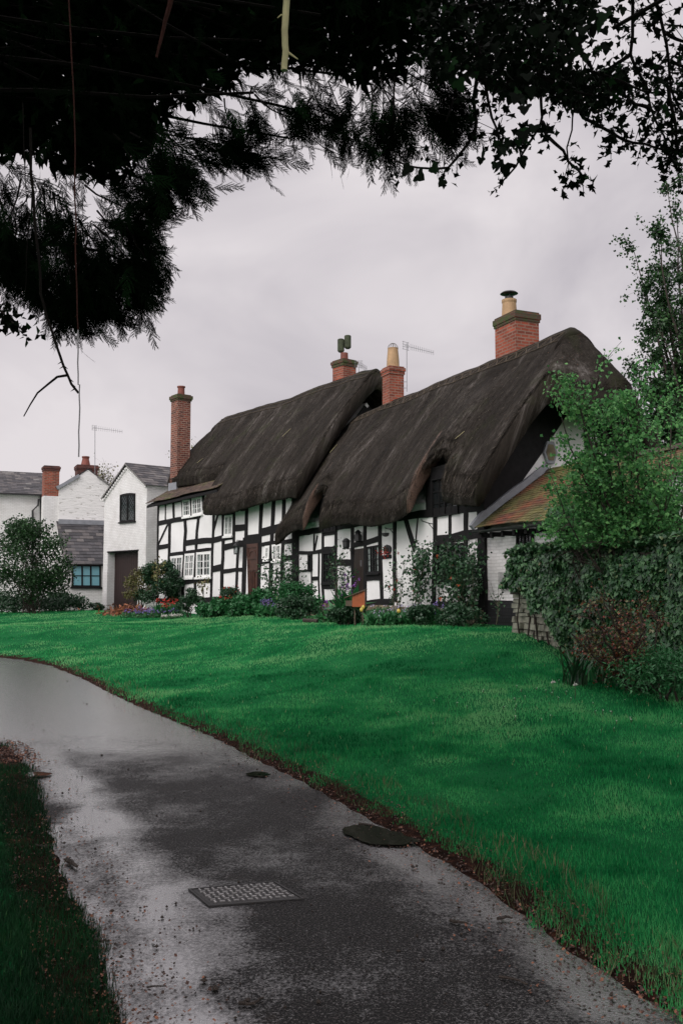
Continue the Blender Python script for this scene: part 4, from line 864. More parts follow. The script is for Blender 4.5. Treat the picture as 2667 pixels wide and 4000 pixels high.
m.fbox(NF, t0_, t1_, -.09, 0, z0_-.03, z0_-.01); m.build('flue_guard', M['mesh_wire'], an)
# ------------------------------------------------------------------ garage house
def around(pt, k): return pt*k
Gp = atd(568, 2300, 41.0); GA = math.degrees(math.atan2(.668, .744)); GFr = Fr(Gp[0], Gp[1], GA)
gh = thing('garage_house', 'narrow white painted brick house with a dark red garage door under a leaded window', 'house', (Gp[0]-1, Gp[1]+2, .7))
gl, _ = GFr.px(402, 2300); ez, ezl = GFr.px(568, 1890)[1], GFr.px(404, 1940)[1]; at_, az = GFr.px(498, 1814); dep = 6.0
m = MB(); ring = [(0, .2), (gl, .2), (gl, ezl), (at_, az), (0, ez)]
# garage door opening is a recess in the front
dtl, dzl = GFr.px(422, 2160); dtr, dzr = GFr.px(541, 2150); dz_ = (dzl+dzr)/2
def gw(t, w_, z): return GFr.W(t, w_, z)
V = [gw(0, 0, .2), gw(dtr, 0, .2), gw(dtr, 0, dz_), gw(dtl, 0, dz_), gw(dtl, 0, .2), gw(gl, 0, .2), gw(gl, 0, ezl), gw(at_, 0, az), gw(0, 0, ez)]
Fs = [(0, 1, 2, 8), (8, 2, 3, 7), (7, 3, 6), (3, 4, 5, 6)]
Vb = [gw(0, dep, .2), gw(gl, dep, .2), gw(gl, dep, ezl), gw(at_, dep, az), gw(0, dep, ez)]; Vr = [gw(dtr, .45, .2), gw(dtr, .45, dz_), gw(dtl, .45, dz_), gw(dtl, .45, .2)]
m.add(V+Vb+Vr, Fs+[(9, 13, 12, 11, 10), (0, 8, 13, 9), (5, 10, 11, 6), (1, 14, 15, 2), (2, 15, 16, 3), (3, 16, 17, 4), (14, 17, 16, 15)]); m.build('wall', M['white_brick'], gh)
m = MB(); m.fbox(GFr, dtr+.01, dtl-.01, .38, .43, .3, dz_-.02); d = m.build('garage_door', M['door_red'], gh)
m = MB(); n = 14
for k in range(n): a = dtr+.02+(dtl-dtr-.04)*k/n; m.fbox(GFr, a+.006, a+(dtl-dtr-.04)/n-.006, .362, .38, .45, dz_-.06)
m.build('boards', M['door_red'], d)
m = MB(); m.fbox(GFr, dtr-.06, dtl+.06, -.012, .4, dz_, dz_+.06); m.build('lintel', M['timber'], gh)
H8 = crop(380, 1700, 3.2667)
q = wq(H8, GFr, [(297, 1112), (490, 1095), (492, 742), (300, 762)])
wn = window(GFr, gh, q, 2, 1, 1, M['timber'], M['glass'], ft=.07, w=-.03)
m = MB(); q_ = [np.array(p) for p in q]; QB = lambda a, b: tuple(q_[0]*(1-a)*(1-b)+q_[1]*a*(1-b)+q_[2]*a*b+q_[3]*(1-a)*b)
for s0, s1 in ((.08, .46), (.54, .92)):
    for k in range(-8, 10):
        for sg in (1, -1):
            seg = []
            for u_ in np.linspace(0, 1, 9):
                b = .06+.88*u_; a = s0+(s1-s0)*((k/2.6)+sg*u_*2.2)
                if s0 <= a <= s1: seg.append((a, b))
            if len(seg) > 1: m.tube([GFr.W(QB(*p)[0], -.004, QB(*p)[1]) for p in (seg[0], seg[-1])], .008, 4)
m.build('lead_lattice', M['lead'], wn)
m = MB(); tl, tr_ = np.array(q[3]), np.array(q[2])
arc = [tuple(tl+(tr_-tl)*a+np.array([0, .05*math.sin(math.pi*a)])) for a in np.linspace(0, 1, 9)]
ringf = arc+[tuple(tr_), tuple(tl)]; m.prism([GFr.W(a, -.035, b) for a, b in arc], [GFr.W(a, .01, b) for a, b in arc]); m.build('arched_head', M['timber'], wn)
def slope(fr, ta, za, tb_, zb, d0, d1, name, par, tw=.32, ex=.24, mt=None, over=.06, seed=1):
    """slate slope: runs in depth d0..d1, rises from (ta,za) to (tb,zb) across the front"""
    class X:
        def W(s, t, w_, z): return fr.W(w_, t, z)
    return tiles(X(), d0, d1, ta, za, tb_, zb, tw, ex, .02, name, mt or M['slate'], par, jit=.006, seed=seed)
slope(GFr, -.12, ez-.08, at_, az+.06, -.1, dep, 'roof', gh, seed=4); slope(GFr, gl+.14, ezl-.08, at_, az+.06, -.1, dep, 'roof', gh, seed=5)
m = MB(); 
for a, b, c_, d_ in ((0, ez, at_, az), (gl, ezl, at_, az)):
    for k in range(14):
        u_ = (k+.5)/14; m.fbox(GFr, a+(c_-a)*u_-.06, a+(c_-a)*u_+.06, -.07, -.0, b+(d_-b)*u_-.20, b+(d_-b)*u_-.11)
m.build('dentils', M['white_brick'], gh)
m = MB(); strip(m, GFr, [(-.12, ez-.12), (at_, az+.02)], .07, w0=-.12, w1=-.07); strip(m, GFr, [(gl+.14, ezl-.12), (at_, az+.02)], .07, w0=-.12, w1=-.07); m.build('verge', M['slate'], gh)
m = MB(); m.fbox(GFr, gl-.05, gl+.25, -.1, .1, ezl-.22, ezl-.1); m.build('kneeler', M['white_brick'], gh)
# ------------------------------------------------------------------ white rubble cottage with slate lean-to
Cp = atd(253, 2300, 44.9); WF = Fr(Cp[0], Cp[1], 0); a25 = math.radians(25); WF.u = np.array([math.cos(a25), math.sin(a25), 0]); WF.v = np.array([-math.sin(a25), math.cos(a25), 0])
wc = thing('rubble_cottage', 'white painted rubble cottage gable with a slate lean-to and blue window', 'cottage', (Cp[0]+1, Cp[1]+4, .5))
k9 = 44.9/46; rr_ = 2.76*k9; lw = WF.px(402, 2300)[0]+1.3; lz = WF.px(300, 2197)[1]; P0 = WF.P; WF.P = P0+WF.v*rr_
tz_l = WF.px(222, 2038)[1]; g_l = WF.px(222, 1912); g_a = WF.px(345, 1835); g_r = WF.px(432, 1893); g_rt = g_a[0]*2+.25; WF.P = P0
lt = tz_l
m = MB(); ring = [(0, .1), (lw, .1), (lw, lz), (0, lz)]
m.add([WF.W(0, 0, .1), WF.W(lw, 0, .1), WF.W(lw, rr_, .1), WF.W(0, rr_, .1), WF.W(0, 0, lz), WF.W(lw, 0, lz), WF.W(lw, rr_, lt), WF.W(0, rr_, lt)], [(0, 1, 5, 4), (1, 2, 6, 5), (0, 4, 7, 3), (4, 5, 6, 7)])
m.build('lean_to_wall', M['white_brick'], wc)
m = MB(); slp = (g_a[1]-g_l[1])/(g_a[0]-g_l[0]); D2 = 11.0; gr = g_rt; zr_ = g_a[1]-slp*(gr-g_a[0])
ring = [(0, .1), (gr, .1), (gr, zr_), g_a, (0, g_l[1]+(0-g_l[0])*slp)]
m.prism([WF.W(a, rr_, b) for a, b in ring], [WF.W(a, rr_+D2, b) for a, b in ring]); m.build('wall', M['white_stone'], wc)
ltr = tiles(WF, -.1, lw, -.2, lz-.1, rr_, lt+.02, .34, .27, .024, 'lean_to_roof', M['slate'], wc, seed=6)
m = MB(); m.fbox(WF, 0, lw, rr_-.25, rr_-.02, lt-.12, lt+.12); m.build('flashing', M['lead'], ltr)
class X2:
    def W(s, t, w_, z): return WF.W(w_, t, z)
tiles(X2(), rr_-.05, rr_+D2, -.1, ring[4][1]-.05, g_a[0], g_a[1]+.05, .32, .25, .02, 'roof', M['slate'], wc, seed=7)
tiles(X2(), rr_-.05, rr_+D2, gr+.1, zr_-.05, g_a[0], g_a[1]+.05, .32, .25, .02, 'roof', M['slate'], wc, seed=8)
F6 = crop(0, 1700, 3.136)
m = MB(); m.fbox(WF, -.02, lw, -.16, .0, lz-.16, lz-.02); m.build('eaves_board', M['timber'], ltr)
window(WF, wc, wq(F6, WF, [(880, 1858), (1240, 1862), (1240, 1585), (880, 1585)])[0:4], 3, 1, 2, M['timber'], M['glass_blue'], ft=.085, mt=.045)
ch = chimney(X2(), wc, rr_+.5, g_a[0], .8, 1.05, g_a[1]-.9, 1.6+(2300-1812)/F*(47.5), M['brick_dark'], .05, 3); 
cpt_ = WF.W(g_a[0]-.05, rr_+.5, 1.6+(2300-1812)/F*47.5); m = MB(); m.lathe(cpt_, [(.26, 0), (.24, .1), (.17, .42), (.2, .48), (.2, .54)], 16); m.build('chimney_pot', M['pot_red'], ch)
m = MB(); strip(m, WF, [(-.12, ring[4][1]-.02), (g_a[0]-.45, g_a[1]-.33)], .16, w0=rr_-.12, w1=rr_+.02); m.build('coping', M['lead'], wc)
m = MB(); strip(m, WF, [(gr+.12, zr_-.02), (g_a[0]+.5, g_a[1]-.33)], .07, w0=rr_-.1, w1=rr_+.02); m.build('coping', M['slate'], wc)
bt = atd(372, 1850, 47.); aerial(bt, atd(372, 1664, 47.), atd(478, 1686, 45.4), 12, 'tv aerial beside the red clay pot on the white rubble cottage', el=.26, r=.016)
# ------------------------------------------------------------------ long slate roofed house at the far left
Lp_ = atd(160, 2300, 50.0); LF = Fr(Lp_[0], Lp_[1], 0); LF.u = -WF.u; LF.v = WF.v
lh = thing('long_white_house', 'long white house with a grey slate roof and black rainwater pipes at the far left', 'house', (Lp_[0]-3, Lp_[1], .3))
e1 = LF.px(0, 1922)[1]; e0 = LF.px(158, 1931)[1]; ee = (e1+e0)/2; LF.P = LF.P+LF.v*3; rz = LF.px(90, 1845)[1]; LF.P = LF.P-LF.v*3
m = MB(); ring = [(0, .0), (6, .0), (6, ee), (3, rz-.1), (0, ee)]; m.prism([LF.W(-.5, a, b) for a, b in ring], [LF.W(14, a, b) for a, b in ring]); m.build('wall', M['white_brick'], lh)
tiles(LF, -.8, 14, -.22, ee-.05, 3, rz, .32, .25, .02, 'roof', M['slate'], lh, seed=12); tiles(LF, -.8, 14, 6.2, ee-.05, 3, rz, .32, .25, .02, 'roof', M['slate'], lh, seed=13)
m = MB(); m.fbox(LF, -.7, 14, -.3, -.2, ee-.12, ee-.03); m.build('gutter', M['black_metal'], lh)
m = MB(); pp = lambda x, y, o: LF.W(*[LF.px(x, y)[0], o, LF.px(x, y)[1]])
m.tube([pp(160, 1935, -.15), pp(160, 2380, -.12)], .07, 8); m.tube([pp(150, 1950, -.28), pp(148, 1975, -.2), pp(128, 1995, -.1), pp(127, 2380, -.1)], .055, 8); m.build('downpipe', M['black_metal'], lh)
SP = atd(192, 2300, 47.3); SFr = Fr(SP[0], SP[1], 0); SFr.u, SFr.v = WF.u, WF.v
sz1, szb = SFr.px(192, 1822)[1], SFr.px(192, 1937)[1]; hw_ = .37
ch = chimney(SFr, lh, 0, .35, .76, .7, szb, sz1, M['brick_orange'], .06, 2, capmat=M['brick_dark']); m = MB(); m.fbox(SFr, -.38, .38, 0, .75, .1, szb); m.build('breast', M['white_brick'], ch)
# ------------------------------------------------------------------ leaves, stems, sprays
KITE = np.array([(0, 0), (.35, .42), (1, 0), (.35, -.42)]); 
IVYL = np.array([(0, 0), (.05, .5), (.42, .38), (1, 0), (.42, -.38), (.05, -.5)])
IVYH = np.array([(0, 0), (-.1, .25), (.08, .5), (.3, .52), (.42, .34), (.7, .26), (1, 0), (.7, -.26), (.42, -.34), (.3, -.52), (.08, -.5), (-.1, -.25)])
LONG = np.array([(0, 0), (.3, .16), (1, 0), (.3, -.16)])
def leaf_verts(C, D, Nn, size, shape=KITE, fold=.15):
    """C centres, D directions of the midrib, Nn normals, size (n,)"""
    C, D, Nn = map(np.asarray, (C, D, Nn)); D = D/(np.linalg.norm(D, axis=1)[:, None]+1e-9); Sd = np.cross(Nn, D); Sd /= np.linalg.norm(Sd, axis=1)[:, None]+1e-9; Nn = np.cross(D, Sd)
    k = len(shape); V = C[:, None, :]+size[:, None, None]*(shape[None, :, 0, None]*D[:, None]+shape[None, :, 1, None]*Sd[:, None]+fold*np.abs(shape[None, :, 1, None])*Nn[:, None]*2)
    return V.reshape(-1, 3), k
def leaves(name, C, mt, parent, size, shape=KITE, tone=None, droop=.3, out=None, seed=1, var=.35):
    r = np.random.default_rng(seed); C = np.asarray(C); n = len(C)
    D = r.normal(0, 1, (n, 3)); D[:, 2] -= droop
    if out is not None: D += out
    Nn = r.normal(0, 1, (n, 3)); Nn[:, 2] += .9
    V, k = leaf_verts(C, D, Nn, size*r.uniform(1-var, 1+var, n), shape)
    t = r.uniform(0, 1, n) if tone is None else np.clip(tone+r.normal(0, .18, n), 0, 1)
    return mesh_np(name, V, np.arange(n*k).reshape(-1, k), mt, parent, np.repeat(np.column_stack([t, t*0]), k, axis=0), False)
def wander(a, b, n=8, amp=.05, r=rng):
    a, b = np.array(a, float), np.array(b, float); t = np.linspace(0, 1, n)[:, None]; P_ = a+(b-a)*t; o = r.normal(0, amp, (n, 3)); o[0] = 0
    return list(P_+np.cumsum(o, axis=0)*.5)
# ---- clumpy bush
def bush(name, lab, cat, c, rad, h, mt, n, size, stems=5, group=None, z0=None, dens=1.5, seed=1, shape=KITE, clumps=14, top=.5, tonef=None, flower=None, thin_base=.25):
    r = np.random.default_rng(seed); x, y = c; z = hz(x, y) if z0 is None else z0; o = thing(name, lab, cat, (x, y, z), group)
    cs = []
    for i in range(clumps):
        a = r.uniform(0, 6.28); q = r.uniform(0, 1)**.5; zz = thin_base+(1-thin_base)*r.uniform(0, 1)**.8
        k = math.sin(min(1, zz/top if zz < top else (1.15-zz)/(1.15-top))*math.pi/2); cs.append((x+rad*q*k*math.cos(a), y+rad*q*k*math.sin(a), z+h*zz*.93))
    cs = np.array(cs); cr_ = rad*.34
    idx = r.integers(0, len(cs), n); dirs = r.normal(0, 1, (n, 3)); dirs /= np.linalg.norm(dirs, axis=1)[:, None]; rr = cr_*r.uniform(.3, 1.1, n)**(1/dens)*r.uniform(.7, 1.15, n)
    P_ = cs[idx]+dirs*rr[:, None]*np.array([1, 1, .8]); P_ = P_[P_[:, 2] > z+.02]
    cl = r.uniform(-.2, .2, len(cs))[idx[:len(P_)]]
    leaves('foliage', P_, mt, o, size, shape, .45+cl*.0+((P_[:, 2]-z)/h-.5)*.0, seed=seed)
    m = MB()
    for i in range(stems):
        t_ = cs[r.integers(0, len(cs))]; b_ = np.array([x+r.normal(0, rad*.12), y+r.normal(0, rad*.12), z-.05]); m.tube(wander(b_, t_, 6, .03, r), np.linspace(.018, .006, 6), 4)
    m.build('stems', M['bark'], o)
    if flower:
        fmn, nf, fs_, nm = flower; k = r.choice(len(P_), nf); leaves(nm, P_[k]+r.normal(0, .03, (nf, 3))+np.array([0, -.03, .05]), fmn, o, fs_, seed=seed+3)
    return o
def on(px, py, z):                                   # spot on the ground seen at a pixel, ground height z
    return onz(px, py, z)
def spot(px, d):                                     # horizontal position at forward distance d under a column
    r = ray(px, 2380); k = d/r[1]; return (r[0]*k, d)
# ---- climbing rose: canes fanned up a wall with leaves along them
def rose(lab, canes, mt, leafn, size, seed, flowers=None, name='climbing_rose', cat='rose bush', group=None, bushy=.05, cane_r=.011):
    r = np.random.default_rng(seed); base = canes[0][0]; o = thing(name, lab, cat, base, group); m = MB(); P_ = []
    for cn in canes:
        pts = []
        for a, b in zip(cn[:-1], cn[1:]): pts += wander(a, b, 5, .02, r)[:-1]
        pts.append(cn[-1]); m.tube(pts, np.linspace(cane_r, cane_r*.35, len(pts)), 4); A = np.array(pts); n = leafn
        k = (r.uniform(0.12, 1, n)**.6)*(len(A)-1); i = np.minimum(k.astype(int), len(A)-2); f = (k-i)[:, None]; P_.append(A[i]*(1-f)+A[i+1]*f+r.normal(0, bushy, (n, 3)))
    m.build('canes', M['stem_green'], o); P_ = np.concatenate(P_); leaves('foliage', P_, mt, o, size, seed=seed)
    if flowers:
        fm_, nf, fs_ = flowers; k = r.choice(len(P_), nf); Q = np.repeat(P_[k], 6, axis=0)+r.normal(0, .012, (nf*6, 3)); leaves('blossom', Q, fm_, o, fs_, seed=seed+1)
    return o
def fpt(fr, px, py, w_): t, z = fr.px(px, py, w_); return fr.W(t, w_, z)
# big rose between door and corner of the near cottage
can = []
rr2 = np.random.default_rng(4)
for i in range(15):
    bx = rr2.uniform(1680, 1850); tx = rr2.uniform(1640, 1860); ty = rr2.uniform(2085, 2200); w_ = rr2.uniform(-.75, -.25)
    can.append([fpt(NF, bx, 2445, -.6), fpt(NF, (bx+tx)/2+rr2.normal(0, 15), 2300, w_), fpt(NF, tx, ty, w_)])
rose('dense dark climbing rose covering the window beside the corner post', can, M['shrub'], 150, .075, 41, (M['orangef'], 9, .05), bushy=.13)
can = []
for i in range(9): bx = rr2.uniform(1600, 1640); tx = rr2.uniform(1605, 1700); ty = rr2.uniform(2090, 2190); w_ = rr2.uniform(-.6, -.2); can.append([fpt(NF, bx, 2440, -.5), fpt(NF, (bx+tx)/2, 2280, w_), fpt(NF, tx, ty, w_)])
rose('leggy climbing rose right of the wreath with a single orange bloom high up', can, M['shrub'], 110, .08, 42, (M['orangef'], 5, .06), bushy=.1)
can = []
for tx, ty in ((1550, 2120), (1525, 2200), (1580, 2190), (1570, 2260), (1510, 2280)): can.append([fpt(NF, 1545, 2440, -.5), fpt(NF, (1545+tx)/2+5, 2320, -.4), fpt(NF, tx, ty, -.3)])
rose('thin rose with sparse leaves on the post below the wreath', can, M['shrub'], 34, .075, 43, (M['red'], 5, .05), bushy=.07)
can = []
for tx, ty in ((1345, 2100), (1300, 2140), (1330, 2160), (1285, 2180), (1350, 2200), (1370, 2230), (1290, 2230)): can.append([fpt(NF, 1330, 2420, -.5), fpt(NF, (1335+tx)/2, 2290, -.4), fpt(NF, tx, ty, -.3)])
rose('climbing rose trained between the dark leaded window and the front door', can, M['shrub'], 60, .075, 44, bushy=.1)
can = []
for tx, ty in ((1860, 2260), (1845, 2180), (1850, 2130), (1830, 2200), (1870, 2300)): can.append([fpt(NF, 1840, 2440, -.5), fpt(NF, (1840+tx)/2, 2330, -.3), fpt(NF, tx, ty, -.2)])
rose('slender rose canes on the panel left of the corner post', can, M['shrub'], 30, .08, 45, bushy=.06)
can = []
for tx, ty in ((1915, 2275), (1945, 2285), (1965, 2295), (1905, 2300)): can.append([fpt(NF, 1938, 2440, -.5), fpt(NF, 1945, 2370, -.4), fpt(NF, tx, ty, -.35)])
rose('small bare rose in front of the white annex wall', can, M['shrub'], 14, .06, 46, bushy=.04)
can = []
for tx, ty in ((1120, 2140), (1040, 2200), (1080, 2180), (1150, 2190), (1110, 2230), (1170, 2220), (1060, 2230), (1130, 2260)): can.append([fpt(FF, 1075, 2345, -.7), fpt(FF, (1080+tx)/2, 2290, -.6), fpt(FF, tx, ty, -.5)])
rose('bushy dark rose at the junction of the two cottages', can, M['shrub'], 110, .09, 47, bushy=.16)
can = []
for tx, ty in ((780, 2260), (800, 2270), (810, 2255), (770, 2275)): can.append([fpt(FF, 795, 2335, -.8), fpt(FF, 792, 2300, -.8), fpt(FF, tx, ty, -.8)])
rose('wispy young rose in front of the row of white casements', can, M['olive'], 26, .08, 48, bushy=.08)
can = []
for tx, ty in ((608, 2185), (622, 2200), (635, 2195), (598, 2215), (640, 2215)): can.append([fpt(FF, 618, 2320, -1.2), fpt(FF, 616, 2250, -1.2), fpt(FF, tx, ty, -1.2)])
rose('wispy rose at the left corner of the far cottage', can, M['olive'], 26, .1, 49, bushy=.1)
# ---- shrubs along the cottages
B = lambda *a, **k: bush('shrub', *a, **k)
B('round dense evergreen shrub at the foot of the tall brick chimney cottage', 'shrub', spot(628, 37.2), .95, 2.0, M['shrub'], 9000, .075, clumps=26, seed=51)
B('olive and reddish twiggy shrub in front of the dark red garage door', 'shrub', spot(548, 37.4), .75, 1.75, M['olive'], 2600, .07, clumps=22, seed=52, stems=16)
B('small rounded dark shrub below the three white casements', 'shrub', spot(742, 34.2), .5, 1.05, M['shrub'], 3800, .06, clumps=16, seed=53)
B('low dark shrub with red blooms left of the carved door', 'shrub', spot(895, 32.6), .62, .95, M['shrub'], 3400, .055, clumps=16, seed=54, flower=(M['red'], 60, .07, 'blossom'))
B('bright green leafy plant spreading before the carved brown door', 'plant', spot(945, 31.2), .9, .62, M['fresh'], 3800, .11, clumps=22, seed=55, shape=KITE, stems=3)
B('bright green leafy plant at the left of the shrub row', 'plant', spot(845, 32.0), .7, .5, M['fresh'], 2400, .1, clumps=18, seed=56, stems=3)
B('leafy green clump with upright stems right of the carved door', 'plant', spot(1020, 31.0), .6, .85, M['fresh'], 2400, .09, clumps=16, seed=57)
B('full green rounded bush in front of the cottage junction', 'shrub', spot(1160, 27.6), .7, 1.05, M['fresh'], 3600, .07, clumps=24, seed=58)
B('darker low bush at the lawn edge below the cottage junction', 'shrub', spot(1165, 26.2), .6, .62, M['shrub'], 4200, .06, clumps=20, seed=59)
B('small dark bush beside the orange wooden box', 'shrub', spot(1345, 23.0), .36, .5, M['shrub'], 4200, .05, clumps=18, seed=60)
B('tangled low shrub filling the corner below the dense rose', 'shrub', spot(1790, 19.6), .5, .42, M['shrub'], 2600, .055, clumps=20, seed=61, stems=14)
B('low dark undershrub between the rose stems', 'shrub', spot(1660, 19.9), .4, .42, M['shrub'], 2600, .05, clumps=14, seed=62)
B('clipped dark shrub at the foot of the white rubble cottage', 'shrub', spot(240, 43.4), 1.3, .7, M['shrub'], 4200, .09, clumps=26, seed=63)
B('low dark ground shrub spreading before the long white house', 'shrub', spot(60, 41.6), 1.9, .65, M['shrub'], 5200, .09, clumps=34, seed=64)
B('small green shrub at the corner of the lean-to', 'shrub', spot(372, 43.3), .45, .35, M['shrub'], 1400, .07, clumps=10, seed=65)
B('low bright plant at the foot of the rose by the near door', 'plant', spot(1500, 21.6), .55, .35, M['fresh'], 2200, .05, clumps=16, seed=66)
# large loose bush before the long white house
bush('large_bush', 'large loose dark bush with bare upright twigs before the long white house', 'bush', spot(118, 40.0), 1.75, 4.1, M['tallleaf'], 12000, .10, stems=26, seed=70, clumps=46, top=.6, thin_base=.12)
# purple, red and white flower patches
def flowers(lab, px, d, rx, ry, h, n, pm, psize, name='flower_patch', cat='flowers', seed=1, lf=M['fresh'], nl=900, cl=6, z0=None):
    r = np.random.default_rng(seed); x, y = spot(px, d); z = hz(x, y); o = thing(name, lab, cat, (x, y, z)); a = r.uniform(0, 6.28, n); q = r.uniform(0, 1, n)**.5
    X, Y = x+rx*q*np.cos(a), y+ry*q*np.sin(a); Zs = height(np.column_stack([X, Y]), False); H = h*r.uniform(.6, 1.1, n); m = MB()
    for i in range(n): m.tube([(X[i], Y[i], Zs[i]), (X[i]+r.normal(0, .02), Y[i]+r.normal(0, .02), Zs[i]+H[i])], .004, 3)
    m.build('stems', M['stem_green'], o); Q = np.column_stack([X, Y, Zs+H]); Q = np.repeat(Q, cl, axis=0)+r.normal(0, psize*.45, (n*cl, 3)); leaves('blossom', Q, pm, o, psize, seed=seed)
    a = r.uniform(0, 6.28, nl); q = r.uniform(0, 1, nl)**.5; XL, YL = x+rx*1.1*q*np.cos(a), y+ry*1.1*q*np.sin(a); ZL = height(np.column_stack([XL, YL]), False)+r.uniform(0, h*.45, nl)
    tag(o, kind='stuff') if name == 'daisy_patch' else None; leaves('leaves', np.column_stack([XL, YL, ZL]), lf, o, h*.42, LONG, out=np.array([0, 0, 1.1]), seed=seed+2); return o
flowers('drift of violet blue flowers beside the olive shrub', 600, 35.6, 1.15, .5, .30, 130, M['violet'], .038, seed=80)
flowers('cluster of red flowers right of the violet drift', 655, 35.8, .45, .35, .6, 26, M['red'], .06, seed=81)
flowers('patch of tiny white flowers at the lawn edge', 672, 34.3, .4, .2, .15, 60, M['white'], .035, seed=82)
flowers('few red tulips in front of the carved door', 915, 31.8, .8, .3, .62, 14, M['red'], .07, seed=83)
flowers('violet spikes in the green border below the small casements', 1050, 29.8, .35, .3, .5, 34, M['violet'], .035, seed=84)
flowers('pink purple flowers on the stems beside the orange box', 1366, 23.6, .25, .15, 1.15, 14, M['purple'], .05, seed=85, nl=200)
flowers('pale lilac bluebells in strappy leaves before the near cottage', 1570, 20.5, .75, .3, .42, 46, M['lilac'], .032, seed=86, nl=1500, lf=M['fresh'])
flowers('lilac flowers low on the stones under the dense rose', 1700, 20.0, .25, .15, .45, 16, M['violet'], .03, seed=87, nl=200)
flowers('purple flowers at the foot of the dark leaded window', 1280, 24.6, .25, .2, .5, 12, M['purple'], .04, seed=88, nl=150)
flowers('daisies scattered thinly on the right of the lawn', 2280, 10.6, 2.2, 1.6, .05, 60, M['white'], .008, name='daisy_patch', seed=89, nl=60, lf=M['grass'])
def tulip(lab, px, d, ztop, mt):
    x, y = spot(px, d); z = hz(x, y); top = np.array([x, y, atd(px, ztop, d)[2]]); o = thing('tulip', lab, 'tulip', (x, y, z), 'yellow tulips at the near cottage'); m = MB(); m.tube(wander((x, y, z), top, 4, .01), .006, 4); m.build('stem', M['stem_green'], o)
    m = MB(); m.lathe(top, [(.012, 0), (.035, .02), (.042, .05), (.03, .085), (.012, .1)], 8); m.build('flower_head', mt, o)
tulip('yellow tulip in the bluebell clump, largest of the yellow tulips', 1556, 20.3, 2396, M['yellow']); tulip('upper of the two yellow tulips under the orange box', 1418, 21.9, 2380, M['yellow'])
tulip('lower of the two yellow tulips under the orange box', 1411, 21.7, 2390, M['yellow']); tulip('lone yellow tulip in the green border near the carved door', 1083, 29.0, 2342, M['yellow'])
tulip('half open cream tulip just below the largest yellow one', 1560, 20.2, 2420, M['white'])
# strap-leaved clumps
def straps(lab, px, d, h, n, mt, seed, spread=.6, name='strappy_plant', wd=.012):
    r = np.random.default_rng(seed); x, y = spot(px, d); z = hz(x, y); V = []; f = []; T = []
    for i in range(n):
        a = r.uniform(0, 6.28); l = h*r.uniform(.6, 1.2); sp_ = spread*r.uniform(.4, 1.1); b = np.array([x+r.normal(0, .07), y+r.normal(0, .07), z]); s_ = np.array([-math.sin(a), math.cos(a), 0])*wd; k0 = len(V); tv = r.uniform(0, 1)
        for k in range(6):
            u_ = k/5; p = b+np.array([math.cos(a)*sp_*l*u_**1.6, math.sin(a)*sp_*l*u_**1.6, l*(u_-.55*sp_*u_**2.6)]); q = (1-u_**2)+.05; V += [p-s_*q, p+s_*q]
        for k in range(5): f.append((k0+2*k, k0+2*k+1, k0+2*k+3, k0+2*k+2)); T += [tv]*4
    o = thing(name, lab, 'plant', (x, y, z)); mesh_np('leaves', np.array(V), f, mt, o, np.column_stack([T, np.zeros(len(T))])); return o
straps('arching strap leaved clump under the red shrub by the stone wall', 2240, 11.8, .75, 60, M['shrub'], 90, .8)
straps('narrow grassy clump between shrub and stone wall, pale stems', 2330, 12.2, .5, 60, M['fresh'], 91, .5)
straps('tall bright grass blades growing through the red shrub', 2420, 12.2, .8, 90, M['fresh'], 92, .35)
straps('strappy leaves at the foot of the rose below the wreath', 1535, 20.9, .42, 90, M['fresh'], 93, .9); straps('strappy leaves spilling beside the largest yellow tulip', 1600, 20.2, .42, 90, M['fresh'], 94, .9)
straps('small pale strappy tuft on the lawn edge left of the log', 1108, 26.8, .35, 30, M['fresh'], 95, .8)
bush('fern_clump', 'low ferny plants on the lawn at the foot of the ivy wall', 'fern', spot(2640, 10.8), .75, .5, M['fresh'], 4200, .06, seed=96, shape=LONG, clumps=26)
bush('fern_clump', 'second ferny patch nearer the red shrub', 'fern', spot(2545, 11.6), .5, .4, M['shrub'], 2600, .06, seed=97, shape=LONG, clumps=18)
# white narcissus heads
for px_, d_, zt, lb in ((2245, 11.9, 2568, 'white narcissus above the arching strap leaves'), (2152, 11.2, 2662, 'cream narcissus lying low on the lawn left of the strap leaves'), (2238, 11.0, 2672, 'small fallen cream bloom on the lawn')):
    x, y = spot(px_, d_); z = hz(x, y); tp = atd(px_, zt, d_); o = thing('narcissus', lb, 'flower', (x, y, z), 'white narcissi by the stone wall'); m = MB(); m.tube([(x, y, z), (x, y, max(tp[2], z+.05))], .004, 3); m.build('stem', M['stem_green'], o)
    leaves('flower_head', np.repeat(np.array([[x, y, max(tp[2], z+.05)]]), 9, axis=0), M['white'], o, .035, seed=3)
